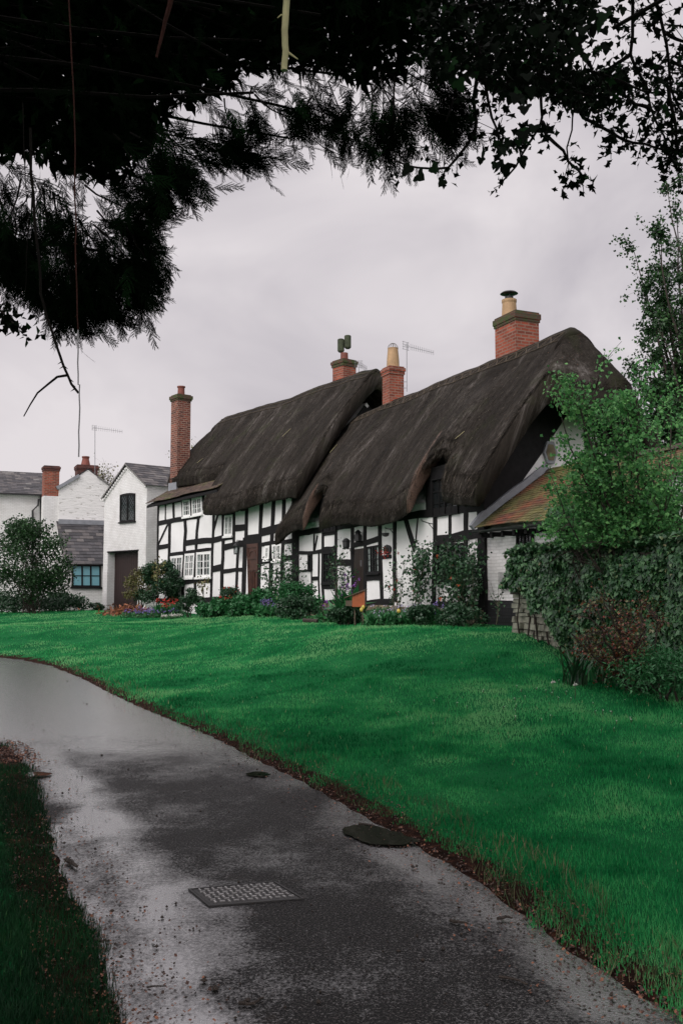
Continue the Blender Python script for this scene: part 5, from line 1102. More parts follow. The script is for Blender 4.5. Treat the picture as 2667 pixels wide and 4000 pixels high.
# ------------------------------------------------------------------ stone wall under ivy
WL = Fr(3.15, 17.0, 0); d_ = np.array([1.48, -4.5]); d_ /= np.linalg.norm(d_); WL.u = np.array([d_[0], d_[1], 0]); WL.v = np.array([-d_[1], d_[0], 0]); WLEN = 8.0
sw = thing('stone_wall', 'dry laid pale stone wall ending beside the annex, mostly under ivy', 'wall', tuple(WL.W(2, 0, .5)))
r = random.Random(3); m = MB(); z = -.2; row = 0
while z < 1.72:
    hh_ = r.uniform(.06, .12); s_ = -.02+r.uniform(-.05, .02)
    while s_ < WLEN:
        l = r.uniform(.12, .42); gz = hz(*WL.W(s_+l/2, 0, 0)[:2])
        if z+hh_ > gz-.12:
            o1, o2 = r.uniform(-.05, .04), r.uniform(-.015, .015); t_ = r.uniform(-.012, .012)
            a = [WL.W(s_+.008, o1, z+.006+t_), WL.W(s_+l-.008, o1+o2, z+.006-t_), WL.W(s_+l-.008, .36, z+.006), WL.W(s_+.008, .36, z+.006)]
            b = [WL.W(s_+.008+r.uniform(0, .02), o1+r.uniform(0, .02), z+hh_-.006), WL.W(s_+l-.008-r.uniform(0, .02), o1+o2+r.uniform(0, .02), z+hh_-.006-t_), WL.W(s_+l-.008, .36, z+hh_-.006), WL.W(s_+.008, .36, z+hh_-.006)]
            m.hexa(a+b, r.random())
        s_ += l
    z += hh_
m.build('stones', M['wallstone'], sw)
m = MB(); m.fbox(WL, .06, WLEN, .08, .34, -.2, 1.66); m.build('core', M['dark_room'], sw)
iv = thing('ivy_hedge', 'thick glossy dark ivy draped over the dry stone wall', 'ivy', tuple(WL.W(3, .2, .5)))
r = np.random.default_rng(77); n = 60000
s_ = r.uniform(.08, WLEN, n); z_ = r.uniform(.0, 2.42, n); 
gz = np.interp(s_, [0, 2.5, 4.7, 8], [.76, .5, .33, .15]); low = np.where(s_ < .35, 1.62-.5*0, np.interp(s_, [.35, .8, 1.4, 1.8, 2.3, 2.8, 8], [1.55, 1.5, 1.35, 1.0, .65, .4, .1]))+.22*lattice(s_+3, s_*0+2, 2.1, 51)
topz = 2.27+.07*lattice(s_, s_*0, 1.7, 52)+.05*lattice(s_, s_*0, 5., 53); k = (z_ > low) & (z_ < topz); s_, z_, topz = s_[k], z_[k], topz[k]; n = len(s_)
bulge = .30+.16*lattice(s_*1.3, z_*1.6+9, 1.5, 54)+.07*lattice(s_, z_, 5, 55); rnd_ = ss(0, .35, topz-z_); w_ = -bulge*(.35+.65*rnd_)-.0+np.abs(r.normal(0, .05, n))+.2*(1-rnd_)*r.uniform(-.1, 1, n)
C = WL.P[None]+s_[:, None]*WL.u+w_[:, None]*WL.v; C[:, 2] = z_
Nn = -WL.v[None]+r.normal(0, .45, (n, 3)); Nn[:, 2] += .35+.8*(1-rnd_); D = r.normal(0, .5, (n, 3)); D[:, 2] -= 1
V, k1 = leaf_verts(C, D, Nn, r.uniform(.04, .085, n), IVYL); t1 = r.uniform(0, .95, n); t1[r.uniform(0, 1, n) < .012] = 1
n2 = 16000; s2 = r.uniform(.08, WLEN, n2); w2 = r.uniform(-.25, .75, n2); tz = 2.27+.07*lattice(s2, s2*0, 1.7, 52)+.05*lattice(s2, w2*3+5, 4., 56)-.35*ss(.35, .8, w2)*0; C2 = WL.P[None]+s2[:, None]*WL.u+w2[:, None]*WL.v; C2[:, 2] = tz+r.uniform(-.05, .04, n2)
N2 = r.normal(0, .45, (n2, 3)); N2[:, 2] += 1; V2, _ = leaf_verts(C2, r.normal(0, 1, (n2, 3)), N2, r.uniform(.04, .08, n2), IVYL); t2 = r.uniform(.2, 1, n2)
VV = np.concatenate([V, V2]); TT = np.concatenate([t1, t2]); mesh_np('leaves', VV, np.arange(len(VV)).reshape(-1, 6), M['ivy'], iv, np.repeat(np.column_stack([TT, TT*0]), 6, axis=0))
m = MB()
for k in range(30):
    a = .3+k*.25; m.tube(wander(WL.W(a, -.04, .2), WL.W(a+random.uniform(-.4, .4), -.1, 1.9), 9, .04), np.linspace(.022, .008, 9), 5)
m.fbox(WL, .1, WLEN, -.12, .6, 1.5, 2.12); m.build('stems', M['bark'], iv)  # box is an unseen core added to block light, not stems
# ivy mass over the annex front
iv2 = thing('ivy_mass', 'dark ivy hanging over the annex eaves and climbing its front wall', 'ivy', tuple(NF.W(-3.5, -.2, 1)))
n = 15000; s_ = r.uniform(-5.0, -1.95, n); z_ = r.uniform(.5, 3.15, n); edge = -2.95-.3*lattice(s_*0+3, z_, 1.8, 61)-.5*ss(2.6, 3.1, z_)*0; k = s_ < edge; s_, z_ = s_[k], z_[k]; n = len(s_)
C = NF.P[None]+s_[:, None]*NF.u+(-.12-.28*np.abs(lattice(s_, z_, 1.6, 62))-np.where(z_ > 2.8, .2, 0))[:, None]*NF.v+r.normal(0, .05, (n, 3)); C[:, 2] = z_
Nn = -NF.v[None]+r.normal(0, .5, (n, 3)); Nn[:, 2] += .4; D = r.normal(0, .5, (n, 3)); D[:, 2] -= 1; V, _ = leaf_verts(C, D, Nn, r.uniform(.05, .09, n), IVYL); t1 = r.uniform(0, .9, n)
mesh_np('leaves', V, np.arange(len(V)).reshape(-1, 6), M['ivy'], iv2, np.repeat(np.column_stack([t1, t1*0]), 6, axis=0))
# ------------------------------------------------------------------ trees
def tree(name, lab, cat, base, targets, trunk_r, mt, nleaf, size, seed, bark=None, nsub=9, sub=.6, fork=.3, shape=KITE, group=None, jit=.07, wob=.1, upw=.3, lmat2=None, trunk=True, zmin=-9):
    r = np.random.default_rng(seed); base = np.array(base, float); o = thing(name, lab, cat, base, group); mt_, ml = MB(), MB(); segs = []
    T = np.array(targets, float); c = T.mean(0); fk = base+(c-base)*fork
    if trunk: mt_.tube(wander(base-np.array([0, 0, .1]), fk, 6, wob*.4, r), np.linspace(trunk_r, trunk_r*.75, 6), 8); mt_.build('trunk', bark or M['bark'], o)
    for tgt in T:
        st = fk if trunk else base+r.normal(0, .08, 3)*np.array([1, 1, 0]); P_ = wander(st, tgt, 9, wob, r); rr_ = trunk_r*.5; ml.tube(P_, np.linspace(rr_, .008, 9), 5)
        for k in range(nsub):
            f = r.uniform(.25, 1); i = min(int(f*8), 7); p = P_[i]+(P_[i+1]-P_[i])*(f*8-i); d = r.normal(0, 1, 3)+(tgt-st)/np.linalg.norm(tgt-st)*.7; d[2] += upw; d /= np.linalg.norm(d); L_ = sub*r.uniform(.4, 1.1); Q = wander(p, p+d*L_, 5, wob*.35, r)
            ml.tube(Q, np.linspace(.011, .004, 5), 3); segs.append(np.array(Q))
            for q in range(3):
                i2 = r.integers(1, 4); d2 = d+r.normal(0, .7, 3); Q2 = wander(Q[i2], Q[i2]+d2*L_*.35, 4, wob*.2, r); ml.tube(Q2, .003, 3); segs.append(np.array(Q2+[Q2[-1]]))
    ml.build('limbs', bark or M['bark'], o); S_ = np.array([s[:5] if len(s) >= 5 else np.vstack([s, s[-1:]]) for s in segs]); k = r.integers(0, len(S_), nleaf); f = r.uniform(0, 3.99, nleaf); i = f.astype(int)
    P_ = S_[k, i]+(S_[k, i+1]-S_[k, i])*(f-i)[:, None]+r.normal(0, jit, (nleaf, 3)); P_ = P_[P_[:, 2] > zmin]; leaves('crown', P_, mt, o, size, shape, seed=seed+1, tone=None); return o
rt = np.random.default_rng(12)
def tgt_px(lst, dr): return [atd(x, y, rt.uniform(*dr)) for x, y in lst]
hb = spot(2560, 14.2)
T1 = tgt_px([(2200, 1670), (2230, 1760), (2240, 1560), (2270, 1490), (2330, 1540), (2400, 1600), (2390, 1470), (2480, 1580), (2560, 1560), (2650, 1620), (2720, 1600), (2820, 1700), (2900, 1850), (2220, 1900), (2200, 2020), (2240, 2120), (2300, 2180), (2200, 1850), (2300, 1750), (2350, 1900), (2450, 1750), (2550, 1800), (2430, 2000), (2520, 2080), (2620, 1900), (2640, 2050), (2700, 2150), (2300, 1990), (2800, 2000), (2260, 1690), (2400, 1850), (2600, 1720), (2240, 1950), (2210, 2080), (2350, 2080), (2400, 2150), (2500, 1950), (2580, 2000), (2480, 1680), (2540, 1900), (2330, 1650), (2270, 1850), (2660, 1780)], (13.3, 15.6))
tree('hawthorn_tree', 'spreading light green hawthorn leaning over the ivy wall and the annex roof', 'tree', (hb[0], hb[1], .4), T1, .07, M['haw'], 44000, .058, 101, nsub=14, sub=.62, fork=.33, jit=.06, trunk=False, wob=.09, zmin=2.25)
T2 = tgt_px([(2620, 720), (2660, 820), (2540, 930), (2600, 1000), (2450, 965), (2560, 1130), (2640, 1180), (2520, 1230), (2600, 1310), (2510, 1400), (2570, 1450), (2640, 1500), (2500, 1520), (2560, 1600), (2620, 1650), (2700, 1000), (2720, 1300), (2720, 1550), (2800, 900), (2850, 1200), (2860, 1500), (2540, 1340), (2590, 880), (2700, 780), (2600, 1560), (2660, 1380)], (22.5, 26))
tb_ = spot(2830, 24.5); tree('tall_tree', 'tall open tree with small leaves rising behind the cottage gable', 'tree', (tb_[0], tb_[1], .6), T2, .16, M['tallleaf'], 32000, .085, 102, nsub=9, sub=.85, fork=.45, jit=.08, wob=.12)
def bare(px0, py0, px1, d, sp_, lab, seed):
    b_ = spot(px0, d); T = [atd(px0+rt.normal(0, sp_), rt.uniform(py0-sp_*.6, py0+sp_*1.2), d+rt.uniform(-1, 1)) for _ in range(9)]
    tree('bare_tree', lab, 'tree', (b_[0], b_[1], .3), T, .14, M['olive'], 900, .12, seed, nsub=14, sub=1.1, fork=.75, jit=.15)
bare(405, 1850, 0, 62, 30, 'pale twiggy tree glimpsed between the rubble cottage and the garage house', 103)
bare(745, 1775, 0, 60, 22, 'twiggy treetop glimpsed between the tall chimney and the far thatch', 104)
# shrub with red leaves before the ivy
rb = spot(2478, 11.5); T3 = tgt_px([(2255, 2450), (2300, 2400), (2360, 2360), (2420, 2345), (2470, 2370), (2450, 2420), (2540, 2400), (2560, 2450), (2330, 2470), (2390, 2440), (2500, 2460), (2280, 2520), (2420, 2500), (2530, 2520), (2350, 2420)], (10.9, 12.0))
tree('red_shrub', 'wiry shrub with rusty red and olive leaves in front of the ivy wall', 'shrub', (rb[0], rb[1], hz(*rb)), T3, .04, M['redleaf'], 3600, .034, 105, nsub=9, sub=.3, fork=.3, jit=.035, trunk=False, wob=.05)
# ------------------------------------------------------------------ small things about the cottages
bs_ = spot(1400, 22.4); hb_ = np.array([bs_[0], bs_[1], hz(*bs_)]); bx = thing('wooden_box', 'small orange wooden box with a sloping grey board roof beside the near front door', 'box', hb_)
BF = Fr(hb_[0], hb_[1], 70); BF.u = np.array([-1., .12, 0])/np.linalg.norm([-1, .12]); BF.v = np.array([.12, 1., 0])/np.linalg.norm([.12, 1]); q0 = atd(1424, 2370, hb_[1])[2]
A0_, A1_, A2_ = -.16, .14, .30
m = MB(); m.prism([BF.W(A0_, -.13, q0), BF.W(A1_, -.13, q0), BF.W(A1_, -.13, q0+.27), BF.W(A0_, -.13, q0+.39)], [BF.W(A0_, .15, q0), BF.W(A1_, .15, q0), BF.W(A1_, .15, q0+.27), BF.W(A0_, .15, q0+.39)]); m.build('body', M['orange_wood'], bx)
m = MB(); m.fbox(BF, A1_+.002, A2_, -.12, .14, q0+.02, q0+.15); m.build('porch', M['brown_wood'], bx)
m = MB()
for a, b, c_, d2 in ((A0_, A1_, 0, .04), (A0_, A0_+.04, .04, .36)): m.fbox(BF, a, b, -.148, -.131, q0+c_, q0+d2)
m.build('trim', M['orange_wood'], bx)
m = MB(); m.prism([BF.W(A0_-.03, -.18, q0+.405), BF.W(A2_+.03, -.18, q0+.20), BF.W(A2_+.03, -.18, q0+.225), BF.W(A0_-.03, -.18, q0+.43)], [BF.W(A0_-.03, .2, q0+.405), BF.W(A2_+.03, .2, q0+.20), BF.W(A2_+.03, .2, q0+.225), BF.W(A0_-.03, .2, q0+.43)]); m.build('roof', M['brown_wood'], bx)
for a in (A0_+.05, A1_-.05): m = MB(); m.tube([BF.W(a, 0, hb_[2]-.03), BF.W(a, 0, q0)], .02, 5); m.build('leg', M['brown_wood'], bx)
# wreath of red flowers on the wall
wt_, wz_ = NF.px(1510, 2147, -.05); m = MB(); m.prism([NF.W(wt_+.22*math.cos(a), -.05, wz_+.13*math.sin(a)*1.0) for a in np.linspace(0, 2*math.pi, 16, endpoint=False)], [NF.W(wt_+.22*math.cos(a), -.02, wz_+.13*math.sin(a)) for a in np.linspace(0, 2*math.pi, 16, endpoint=False)])
wr = m.build('wall_planter', M['black_metal'], None); tag(wr, 'round dark wall planter with trailing red flowers near the front door', 'planter')
c0 = NF.W(wt_, -.1, wz_-.08); leaves('flowers', c0+rng.normal(0, 1, (90, 3))*np.array([.1, .1, .06]), M['red'], wr, .04, seed=8); leaves('foliage', NF.W(wt_, -.08, wz_)+rng.normal(0, 1, (60, 3))*np.array([.08, .06, .06]), M['shrub'], wr, .04, seed=9)
# iron brackets with hanging pots
for (x0, y0, x1, y1, lb, pot_) in ((1538, 2066, 1505, 2064, 'iron wall bracket with a small hanging pan above the wall planter', 1), (1695, 2048, 1646, 2034, 'empty iron wall bracket left of the dense rose', 0), (1374, 2143, 1352, 2143, 'scrolled iron bracket carrying a dark lantern left of the near door', 2)):
    p0, p1 = fpt(NF, x0, y0, -.02), fpt(NF, x1, y1, -.35); o = thing('wall_bracket', lb, 'bracket', p0); m = MB(); m.tube([p0, (p0+p1)/2+np.array([0, 0, -.01]), p1, p1+np.array([0, 0, .04])], .013, 5); m.tube([p0-np.array([0, 0, .15]), (p0+p1)/2], .01, 5); m.build('arm', M['black_metal'], o)
    if pot_ == 1: m = MB(); m.tube([p1, p1-np.array([0, 0, .12])], .006, 4); m.lathe(p1-np.array([0, 0, .22]), [(.03, 0), (.09, .03), (.1, .1)], 10); m.build('pan', M['black_metal'], o)
    if pot_ == 2: m = MB(); m.lathe(p1+np.array([0, 0, .0]), [(.08, 0), (.1, .05), (.11, .2), (.13, .22), (.03, .3)], 8); m.build('lantern', M['black_metal'], o)
lx, lz = NF.px(1398, 2105, -.15); m = MB(); m.lathe(NF.W(lx, -.15, lz-.1), [(.05, 0), (.1, .04), (.11, .2), (.07, .26), (.1, .28), (.02, .36)], 8); tag(m.build('door_lantern', M['black_metal'], None), 'dark lantern hung under the thatch right above the near front door', 'lantern')
m = MB(); a, b = spot(1185, 24.6), spot(1240, 24.4); m.tube(wander((a[0], a[1], hz(*a)+.05), (b[0], b[1], hz(*b)+.05), 5, .01), .055, 8); tag(m.build('log', M['bark'], None), 'short dark log lying on the lawn edge', 'log')
# heap of dead bracken
bk = spot(492, 36.6); o = thing('bracken_heap', 'heap of orange dead fronds at the garage corner', 'plant debris', (bk[0], bk[1], hz(*bk))); Q = np.array([bk[0], bk[1], hz(*bk)])+np.abs(rng.normal(0, 1, (700, 3)))*np.array([0, 0, .13])+rng.normal(0, 1, (700, 3))*np.array([.4, .25, 0]); leaves('fronds', Q, M['bracken'], o, .22, LONG, seed=14)
# loose reed ends: short stalks lying down the slope and sticking out at the eaves and verges
M['reed'] = leafmat('reed_ends', [(0, (.008, .006, .004)), (.7, (.022, .018, .013)), (.93, (.07, .06, .05)), (1, (.22, .19, .15))], .9, .0, .1)
def reeds(fr, prof, wf, wb, t0, t1, par, n, seed, end0=None, wr_=2.35):
    r = np.random.default_rng(seed); V = []; U = []
    for k in range(n):
        edge = r.uniform() < .42; t = r.uniform(t0+.02, t1-.02); f, b_ = wf(t), wb(t); w_ = f+abs(r.normal(0, .1)) if edge else r.uniform(f, wr_)
        if r.uniform() < .12: t = (t0+.02+abs(r.normal(0, .05))) if r.uniform() < .6 else (t1-.02-abs(r.normal(0, .05))); w_ = r.uniform(wf(t), wb(t)); edge = False
        tt_ = t+(end0(t, w_) if end0 else 0); z = prof(tt_, w_); e = w_-f; dz = .12*max(0, 1-e/.13)**2.2; l = r.uniform(.08, .22); dt = r.normal(0, .18)*l
        p = fr.W(tt_, w_, z-dz-(r.uniform(0, .28) if edge and e < .08 else 0)); q = fr.W(tt_+dt, w_-l*.55, prof(tt_, w_)-dz-l*(.55+.9*(edge and e < .1))-.0+r.uniform(.01, .035)); wd = r.uniform(.004, .009); s_ = fr.u*wd
        V += [p-s_, p+s_, q]; U += [r.uniform()]*3
    mesh_np('reed_ends', np.array(V), np.arange(len(V)).reshape(-1, 3), M['reed'], par, np.column_stack([U, np.zeros(len(U))]))
reeds(NF, n_prof, n_wf, lambda t: 5.4, -.73, 11.8, near, 26000, 5, n_end)
reeds(FF, f_prof, f_wf, lambda t: 6.7, -.62, 10.8, farc, 16000, 6, None, 3.)
# pale straws stuck in the thatch
def straws(fr, prof, par, lst):
    m = MB()
    for t, w_, ln, dt, in lst:
        p = fr.W(t, w_, prof(t, w_)+.02); q = fr.W(t+dt, w_-ln*.6, prof(t+dt, w_-ln*.6)+.05); m.tube([p, q], .006, 4)
    m.build('straw', M['bark_pale'], par)
straws(NF, n_prof, near, [(.95, .1, .3, .12), (10.9, 1.2, .4, .1), (-.4, 3.6, .25, .2)])
straws(FF, f_prof, farc, [(2.2, 1.2, .4, .2), (8.3, 1.0, .3, .2)])
# ------------------------------------------------------------------ overhanging conifer
def frond_template(seed):
    r = np.random.default_rng(seed); T = []
    def tw(p, a, l, w_): d = np.array([math.cos(a), math.sin(a)]); n_ = np.array([-d[1], d[0]])*w_; T.append((p-n_, p+n_, p+d*l))
    x = 0.; side = 1; bend = r.normal(0, .12); A = 0.; p = np.zeros(2); 
    while x < 1:
        st = .042; A = bend*x*2; d = np.array([math.cos(A), math.sin(A)]); q = p+d*st; n_ = np.array([-d[1], d[0]])*.010*(1.1-x); T.append((p-n_, p+n_, q+n_*.7)); T.append((p-n_, q+n_*.7, q-n_*.7)); p = q; x += st
        L_ = (.08+.36*max(0., 1-x)**.8*min(1, .35+x*2.5))*r.uniform(.45, 1.35); a = A+side*r.uniform(.38, .8); k = 0.; pp_ = p.copy(); aa = a; s2 = 1
        while k < L_:
            dd = np.array([math.cos(aa), math.sin(aa)]); qq = pp_+dd*.03; nn_ = np.array([-dd[1], dd[0]])*.008; T.append((pp_-nn_, pp_+nn_, qq)); T.append((pp_-nn_, qq, qq-nn_)); pp_ = qq; k += .03; aa += r.normal(0, .05)-side*.015
            tw(pp_, aa+s2*r.uniform(.3, .8), .085*(1-.5*k/L_)*r.uniform(.6, 1.2), .009); s2 = -s2
            tw(pp_, aa+s2*r.uniform(.45, .8), .06*(1-.5*k/L_)*r.uniform(.6, 1.2), .009)
        tw(pp_, aa, .06, .008); side = -side
    T = np.array(T); z = -.28*T[..., 0]**2*.6+.04*r.normal(0, 1, T.shape[:2])*0; return np.concatenate([T, z[..., None]], 2)     # (n,3,3)
FT = [frond_template(i) for i in range(5)]
def fronds(pos, dirs, length, seed, name, mt, parent, roll=None):
    r = np.random.default_rng(seed); V = []; U = []
    for i in range(len(pos)):
        t = FT[r.integers(0, 5)]; d = dirs[i]/np.linalg.norm(dirs[i]); up = r.normal(0, 1, 3) if roll is None else roll[i]; y = np.cross(up, d); y /= np.linalg.norm(y); z = np.cross(d, y)
        V.append((t[..., 0, None]*d+t[..., 1, None]*y*r.choice([-1, 1])+t[..., 2, None]*z)*length[i]+pos[i]); U.append(np.full(t.shape[0]*3, r.uniform(0, 1)))
    V = np.concatenate(V).reshape(-1, 3); U = np.concatenate(U); return mesh_np(name, V, np.arange(len(V)).reshape(-1, 3), mt, parent, np.column_stack([U, U*0]))
ctb = (-5.2, 4.2, 0); con = thing('conifer_tree', 'dark overhanging conifer whose feathery sprays fill the top left of the photo', 'tree', ctb)
m = MB(); m.tube([(-5.2, 4.2, -.1), (-5.1, 4.3, 3), (-5.2, 4.2, 6), (-5.3, 4.1, 9.5)], [.38, .32, .26, .14], 12); m.build('trunk', M['bark_dark'], con)
spr = [((-80, 960), (-60, 1200)), ((30, 900), (90, 1180)), ((140, 900), (150, 1080)), ((90, 830), (60, 930)), ((180, 830), (200, 960)), ((250, 860), (280, 1000)), ((220, 1100), (220, 1300)), ((300, 1150), (350, 1330)), ((340, 1150), (420, 1300)), ((60, 900), (30, 1160)), ((120, 950), (110, 1190)), ((200, 980), (240, 1310)), ((260, 1000), (330, 1330)), ((320, 1000), (400, 1250)), ((380, 1050), (470, 1280)), ((420, 1050), (560, 1295)), ((480, 1050), (595, 1220)), ((480, 980), (650, 1060)),
       ((500, 1000), (680, 1165)), ((500, 900), (655, 1000)), ((520, 880), (665, 905)), ((480, 780), (685, 860)), ((520, 850), (670, 790)), ((560, 650), (680, 770)), ((600, 640), (795, 785)), ((640, 620), (835, 770)), ((720, 580), (900, 690)), ((800, 570), (1000, 650)),
       ((850, 560), (1145, 612)), ((900, 590), (1060, 660)), ((1000, 430), (1020, 545)), ((1100, 430), (1240, 512)), ((1250, 430), (1335, 640)), ((1200, 450), (1170, 555)), ((1330, 450), (1400, 640)), ((1450, 480), (1450, 695)), ((1500, 450), (1520, 660)),
       ((1560, 480), (1645, 665)), ((1600, 420), (1790, 560)), ((1650, 380), (1855, 510)), ((1700, 350), (1830, 430)), ((1700, 450), (1830, 600)), ((700, 620), (760, 740)), ((560, 1000), (640, 1130)), ((150, 1050), (170, 1230)), ((-60, 900), (-30, 1150)), ((-20, 860), (40, 1050)),
       ((620, 600), (650, 740)), ((900, 480), (930, 600)), ((300, 1100), (250, 1290)), ((400, 1150), (430, 1240)), ((560, 1100), (600, 1290)), ((1380, 420), (1260, 520)), ((1550, 450), (1560, 640)), ((1760, 420), (1800, 560)), ((440, 1180), (500, 1290)), ((560, 760), (640, 850)), ((60, 1000), (60, 1180))]
pos, dr_, ln_ = [], [], []; r = np.random.default_rng(5); mbr = MB()
for (a, b) in spr:
    dd = r.uniform(4.6, 6.0); A, Bq = atd(*a, dd), atd(*b, dd+r.uniform(-.5, .3)); Lg = np.linalg.norm(Bq-A); dv = Bq-A; mbr.tube(wander(A-dv*.8, A+dv*.6, 6, .02, r), np.linspace(.006, .002, 6), 4)
    for k in range(24):
        f = r.uniform(-.3, .8); pos.append(A+dv*f+r.normal(0, .05, 3)); e = Bq+r.normal(0, .12, 3)*Lg-pos[-1]; dr_.append(e+r.normal(0, .22, 3)*np.linalg.norm(e)+np.array([0, 0, -.12])*Lg); ln_.append(min(.22, np.linalg.norm(e)*r.uniform(.7, 1.0)))
def poly_pts(poly, n, r):
    poly = np.array(poly, float); lo, hi = poly.min(0), poly.max(0); P_ = r.uniform(lo, hi, (n*3, 2)); return P_[inside(P_, poly)][:n]
dense = [(-700, -900), (2050, -900), (1960, -100), (1840, 60), (1760, 300), (1700, 420), (1500, 480), (1330, 420), (1200, 420), (1000, 420), (880, 500), (660, 580), (600, 700), (470, 830), (330, 860), (200, 800), (60, 760), (-300, 800), (-700, 900)]
low2 = [(-300, 940), (60, 920), (200, 900), (360, 860), (560, 760), (570, 960), (520, 1100), (430, 1180), (330, 1180), (200, 1120), (60, 1060), (-300, 1080)]
for poly, n in ((dense, 2300), (low2, 420)):
    for p in poly_pts(poly, n, r):
        dd = r.uniform(4.4, 7.6); pos.append(atd(p[0], p[1], dd)); v = np.array([r.normal(.25, .6), r.normal(0, .4), -.75+r.normal(0, .3)]); dr_.append(v); ln_.append(r.uniform(.10, .25))
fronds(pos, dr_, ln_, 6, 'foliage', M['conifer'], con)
P_ = []
for poly, n in ((dense, 34000),):
    q = poly_pts(np.array(poly)*.0+np.array([((x-700)*.9+700, y-150) for x, y in poly]), n, r)
    for p in q: P_.append(atd(p[0], p[1], r.uniform(5.6, 8.2)))
P_ = np.array(P_); over = np.column_stack([r.uniform(-5, 3.4, 9000), r.uniform(-4, 4.5, 9000), r.uniform(4.9, 7.5, 9000)]); over = over[(over[:, 2]-1.6) > .72*over[:, 1]+.9]
side = np.column_stack([r.uniform(-7, -2.6, 6000), r.uniform(-2, 6.5, 6000), r.uniform(2.4, 6, 6000)]); side = side[(side[:, 0] < -.47*np.maximum(side[:, 1], 1.2)-.6)]
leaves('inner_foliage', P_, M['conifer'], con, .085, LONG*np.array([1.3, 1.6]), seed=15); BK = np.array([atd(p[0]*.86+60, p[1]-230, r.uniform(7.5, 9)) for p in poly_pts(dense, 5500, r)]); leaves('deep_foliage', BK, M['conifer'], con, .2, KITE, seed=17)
leaves('shade_foliage', np.concatenate([over, side]), M['conifer'], con, .17, KITE, seed=16)  # unseen leaves overhead and left of view, added to shade the lane
for k in range(26):
    x_, y_ = r.uniform(-100, 1600), r.uniform(-100, 420); e = atd(x_, y_, r.uniform(5, 7)); s0 = np.array([-5.2, 4.3, r.uniform(4.3, 7)]); mbr.tube(wander(s0, e, 9, .06, r), np.linspace(.028, .008, 9), 5)
mbr.tube(wander((-5.2, 4.3, 3.3), atd(150, 960, 5.2), 8, .05, r), np.linspace(.016, .008, 8), 5); mbr.tube(wander(atd(150, 960, 5.2), atd(520, 1000, 5.2), 8, .04, r), np.linspace(.014, .006, 8), 4)
mbr.build('branches', M['bark_dark'], con)
# ------------------------------------------------------------------ overhanging broadleaf branches at the top right
hw2 = thing('overhanging_tree', 'dark thorn tree with ivy reaching in over the top right of the lane', 'tree', (5.4, 2.6, 0))
m = MB(); m.tube([(5.4, 2.6, -.1), (5.3, 2.7, 2.5), (5.0, 3.0, 5.2), (4.4, 3.6, 7)], [.2, .17, .13, .08], 10); m.build('trunk', M['bark_dark'], hw2)
K6 = lambda x, y: (1333+x/1.1754, y/1.1754)
br = [[(1440, -200), (1440, 0), (1490, 200), (1510, 400), (1568, 520), (1640, 600)], [(1330, -200), (1335, 0), (1325, 250), (1400, 400), (1420, 500), (1500, 700), (1540, 790)], [(900, 100), (900, 320), (915, 450), (910, 580), (800, 765), (722, 865)], [(620, 200), (605, 460), (615, 600), (490, 770), (350, 770), (250, 740)],
      [(640, 200), (650, 300), (690, 540), (740, 700)], [(800, 765), (740, 755), (700, 750)], [(920, 560), (940, 620), (1040, 740), (1105, 805)], [(1000, 380), (1110, 540), (1240, 610), (1390, 660), (1500, 705), (1530, 740)], [(1080, 180), (1120, 260), (1150, 330), (1300, 380), (1420, 420)], [(560, 200), (545, 340), (480, 560)],
      [(1500, 400), (1530, 560), (1545, 680), (1500, 720)], [(1490, 150), (1568, 190), (1640, 210)], [(900, 330), (1000, 420), (1100, 430), (1230, 450)], [(950, 250), (850, 330), (760, 380), (720, 480)], [(1325, 250), (1250, 300), (1180, 340)], [(1510, 280), (1580, 320), (1650, 330)], [(910, 600), (850, 590), (800, 600)], [(1420, 500), (1350, 480), (1250, 400)]]
m = MB(); LP = []; r = np.random.default_rng(31); twigs = []
for b_ in br:
    dd = r.uniform(3.6, 4.6); pts = [atd(*K6(*p), dd+i*.03) for i, p in enumerate(b_)]; full = []
    for a, c_ in zip(pts[:-1], pts[1:]): full += wander(a, c_, 4, .008, r)[:-1]
    full.append(pts[-1]); m.tube(full, np.linspace(.011, .004, len(full)), 5); twigs.append(np.array(full))
bare_n = {3: .35, 5: .1, 9: .15, 2: .12}
for bi, tw_ in enumerate(twigs):
    L_ = np.linalg.norm(np.diff(tw_, axis=0), axis=1).sum(); dens_ = 44*(bare_n.get(bi, 1))
    for k in range(int(L_*dens_)):
        i = r.integers(1, len(tw_)-1); p = tw_[i]+(tw_[i+1]-tw_[i])*r.uniform(0, 1); d = r.normal(0, 1, 3); d[2] -= .5; d /= np.linalg.norm(d); q = p+d*r.uniform(.03, .13); m.tube([p, q], .002, 3); nl = r.integers(4, 9); LP.append(q+r.normal(0, .022, (nl, 3)))
fillp = [(330, -100), (1230, -100), (1100, 120), (1010, 260), (1080, 330), (1290, 300), (1320, 400), (1230, 450), (1140, 520), (960, 450), (860, 440), (700, 420), (560, 300), (420, 400)]
f1 = np.array([atd(*K6(*p), r.uniform(3.8, 6)) for p in poly_pts(fillp, 6500, r)])
for k in range(40): i = r.integers(0, len(f1)); m.tube(wander(f1[i], f1[i]+r.normal(0, .1, 3), 5, .02, r), .004, 4)
for k in range(8): m.tube(wander((5.0, 3.0, 5.0+r.uniform(-.5, 1)), atd(*K6(r.uniform(500, 1400), r.uniform(-150, 60)), 4.2), 9, .05, r), np.linspace(.035, .01, 9), 5)
m.build('branches', M['bark_dark'], hw2); LP = np.concatenate(LP)
leaves('foliage', np.concatenate([LP, f1]), M['broad_dark'], hw2, .042, np.array([(0, 0), (.3, .18), (.55, .42), (.62, .2), (1, 0), (.62, -.2), (.55, -.42), (.3, -.18)]), seed=32)
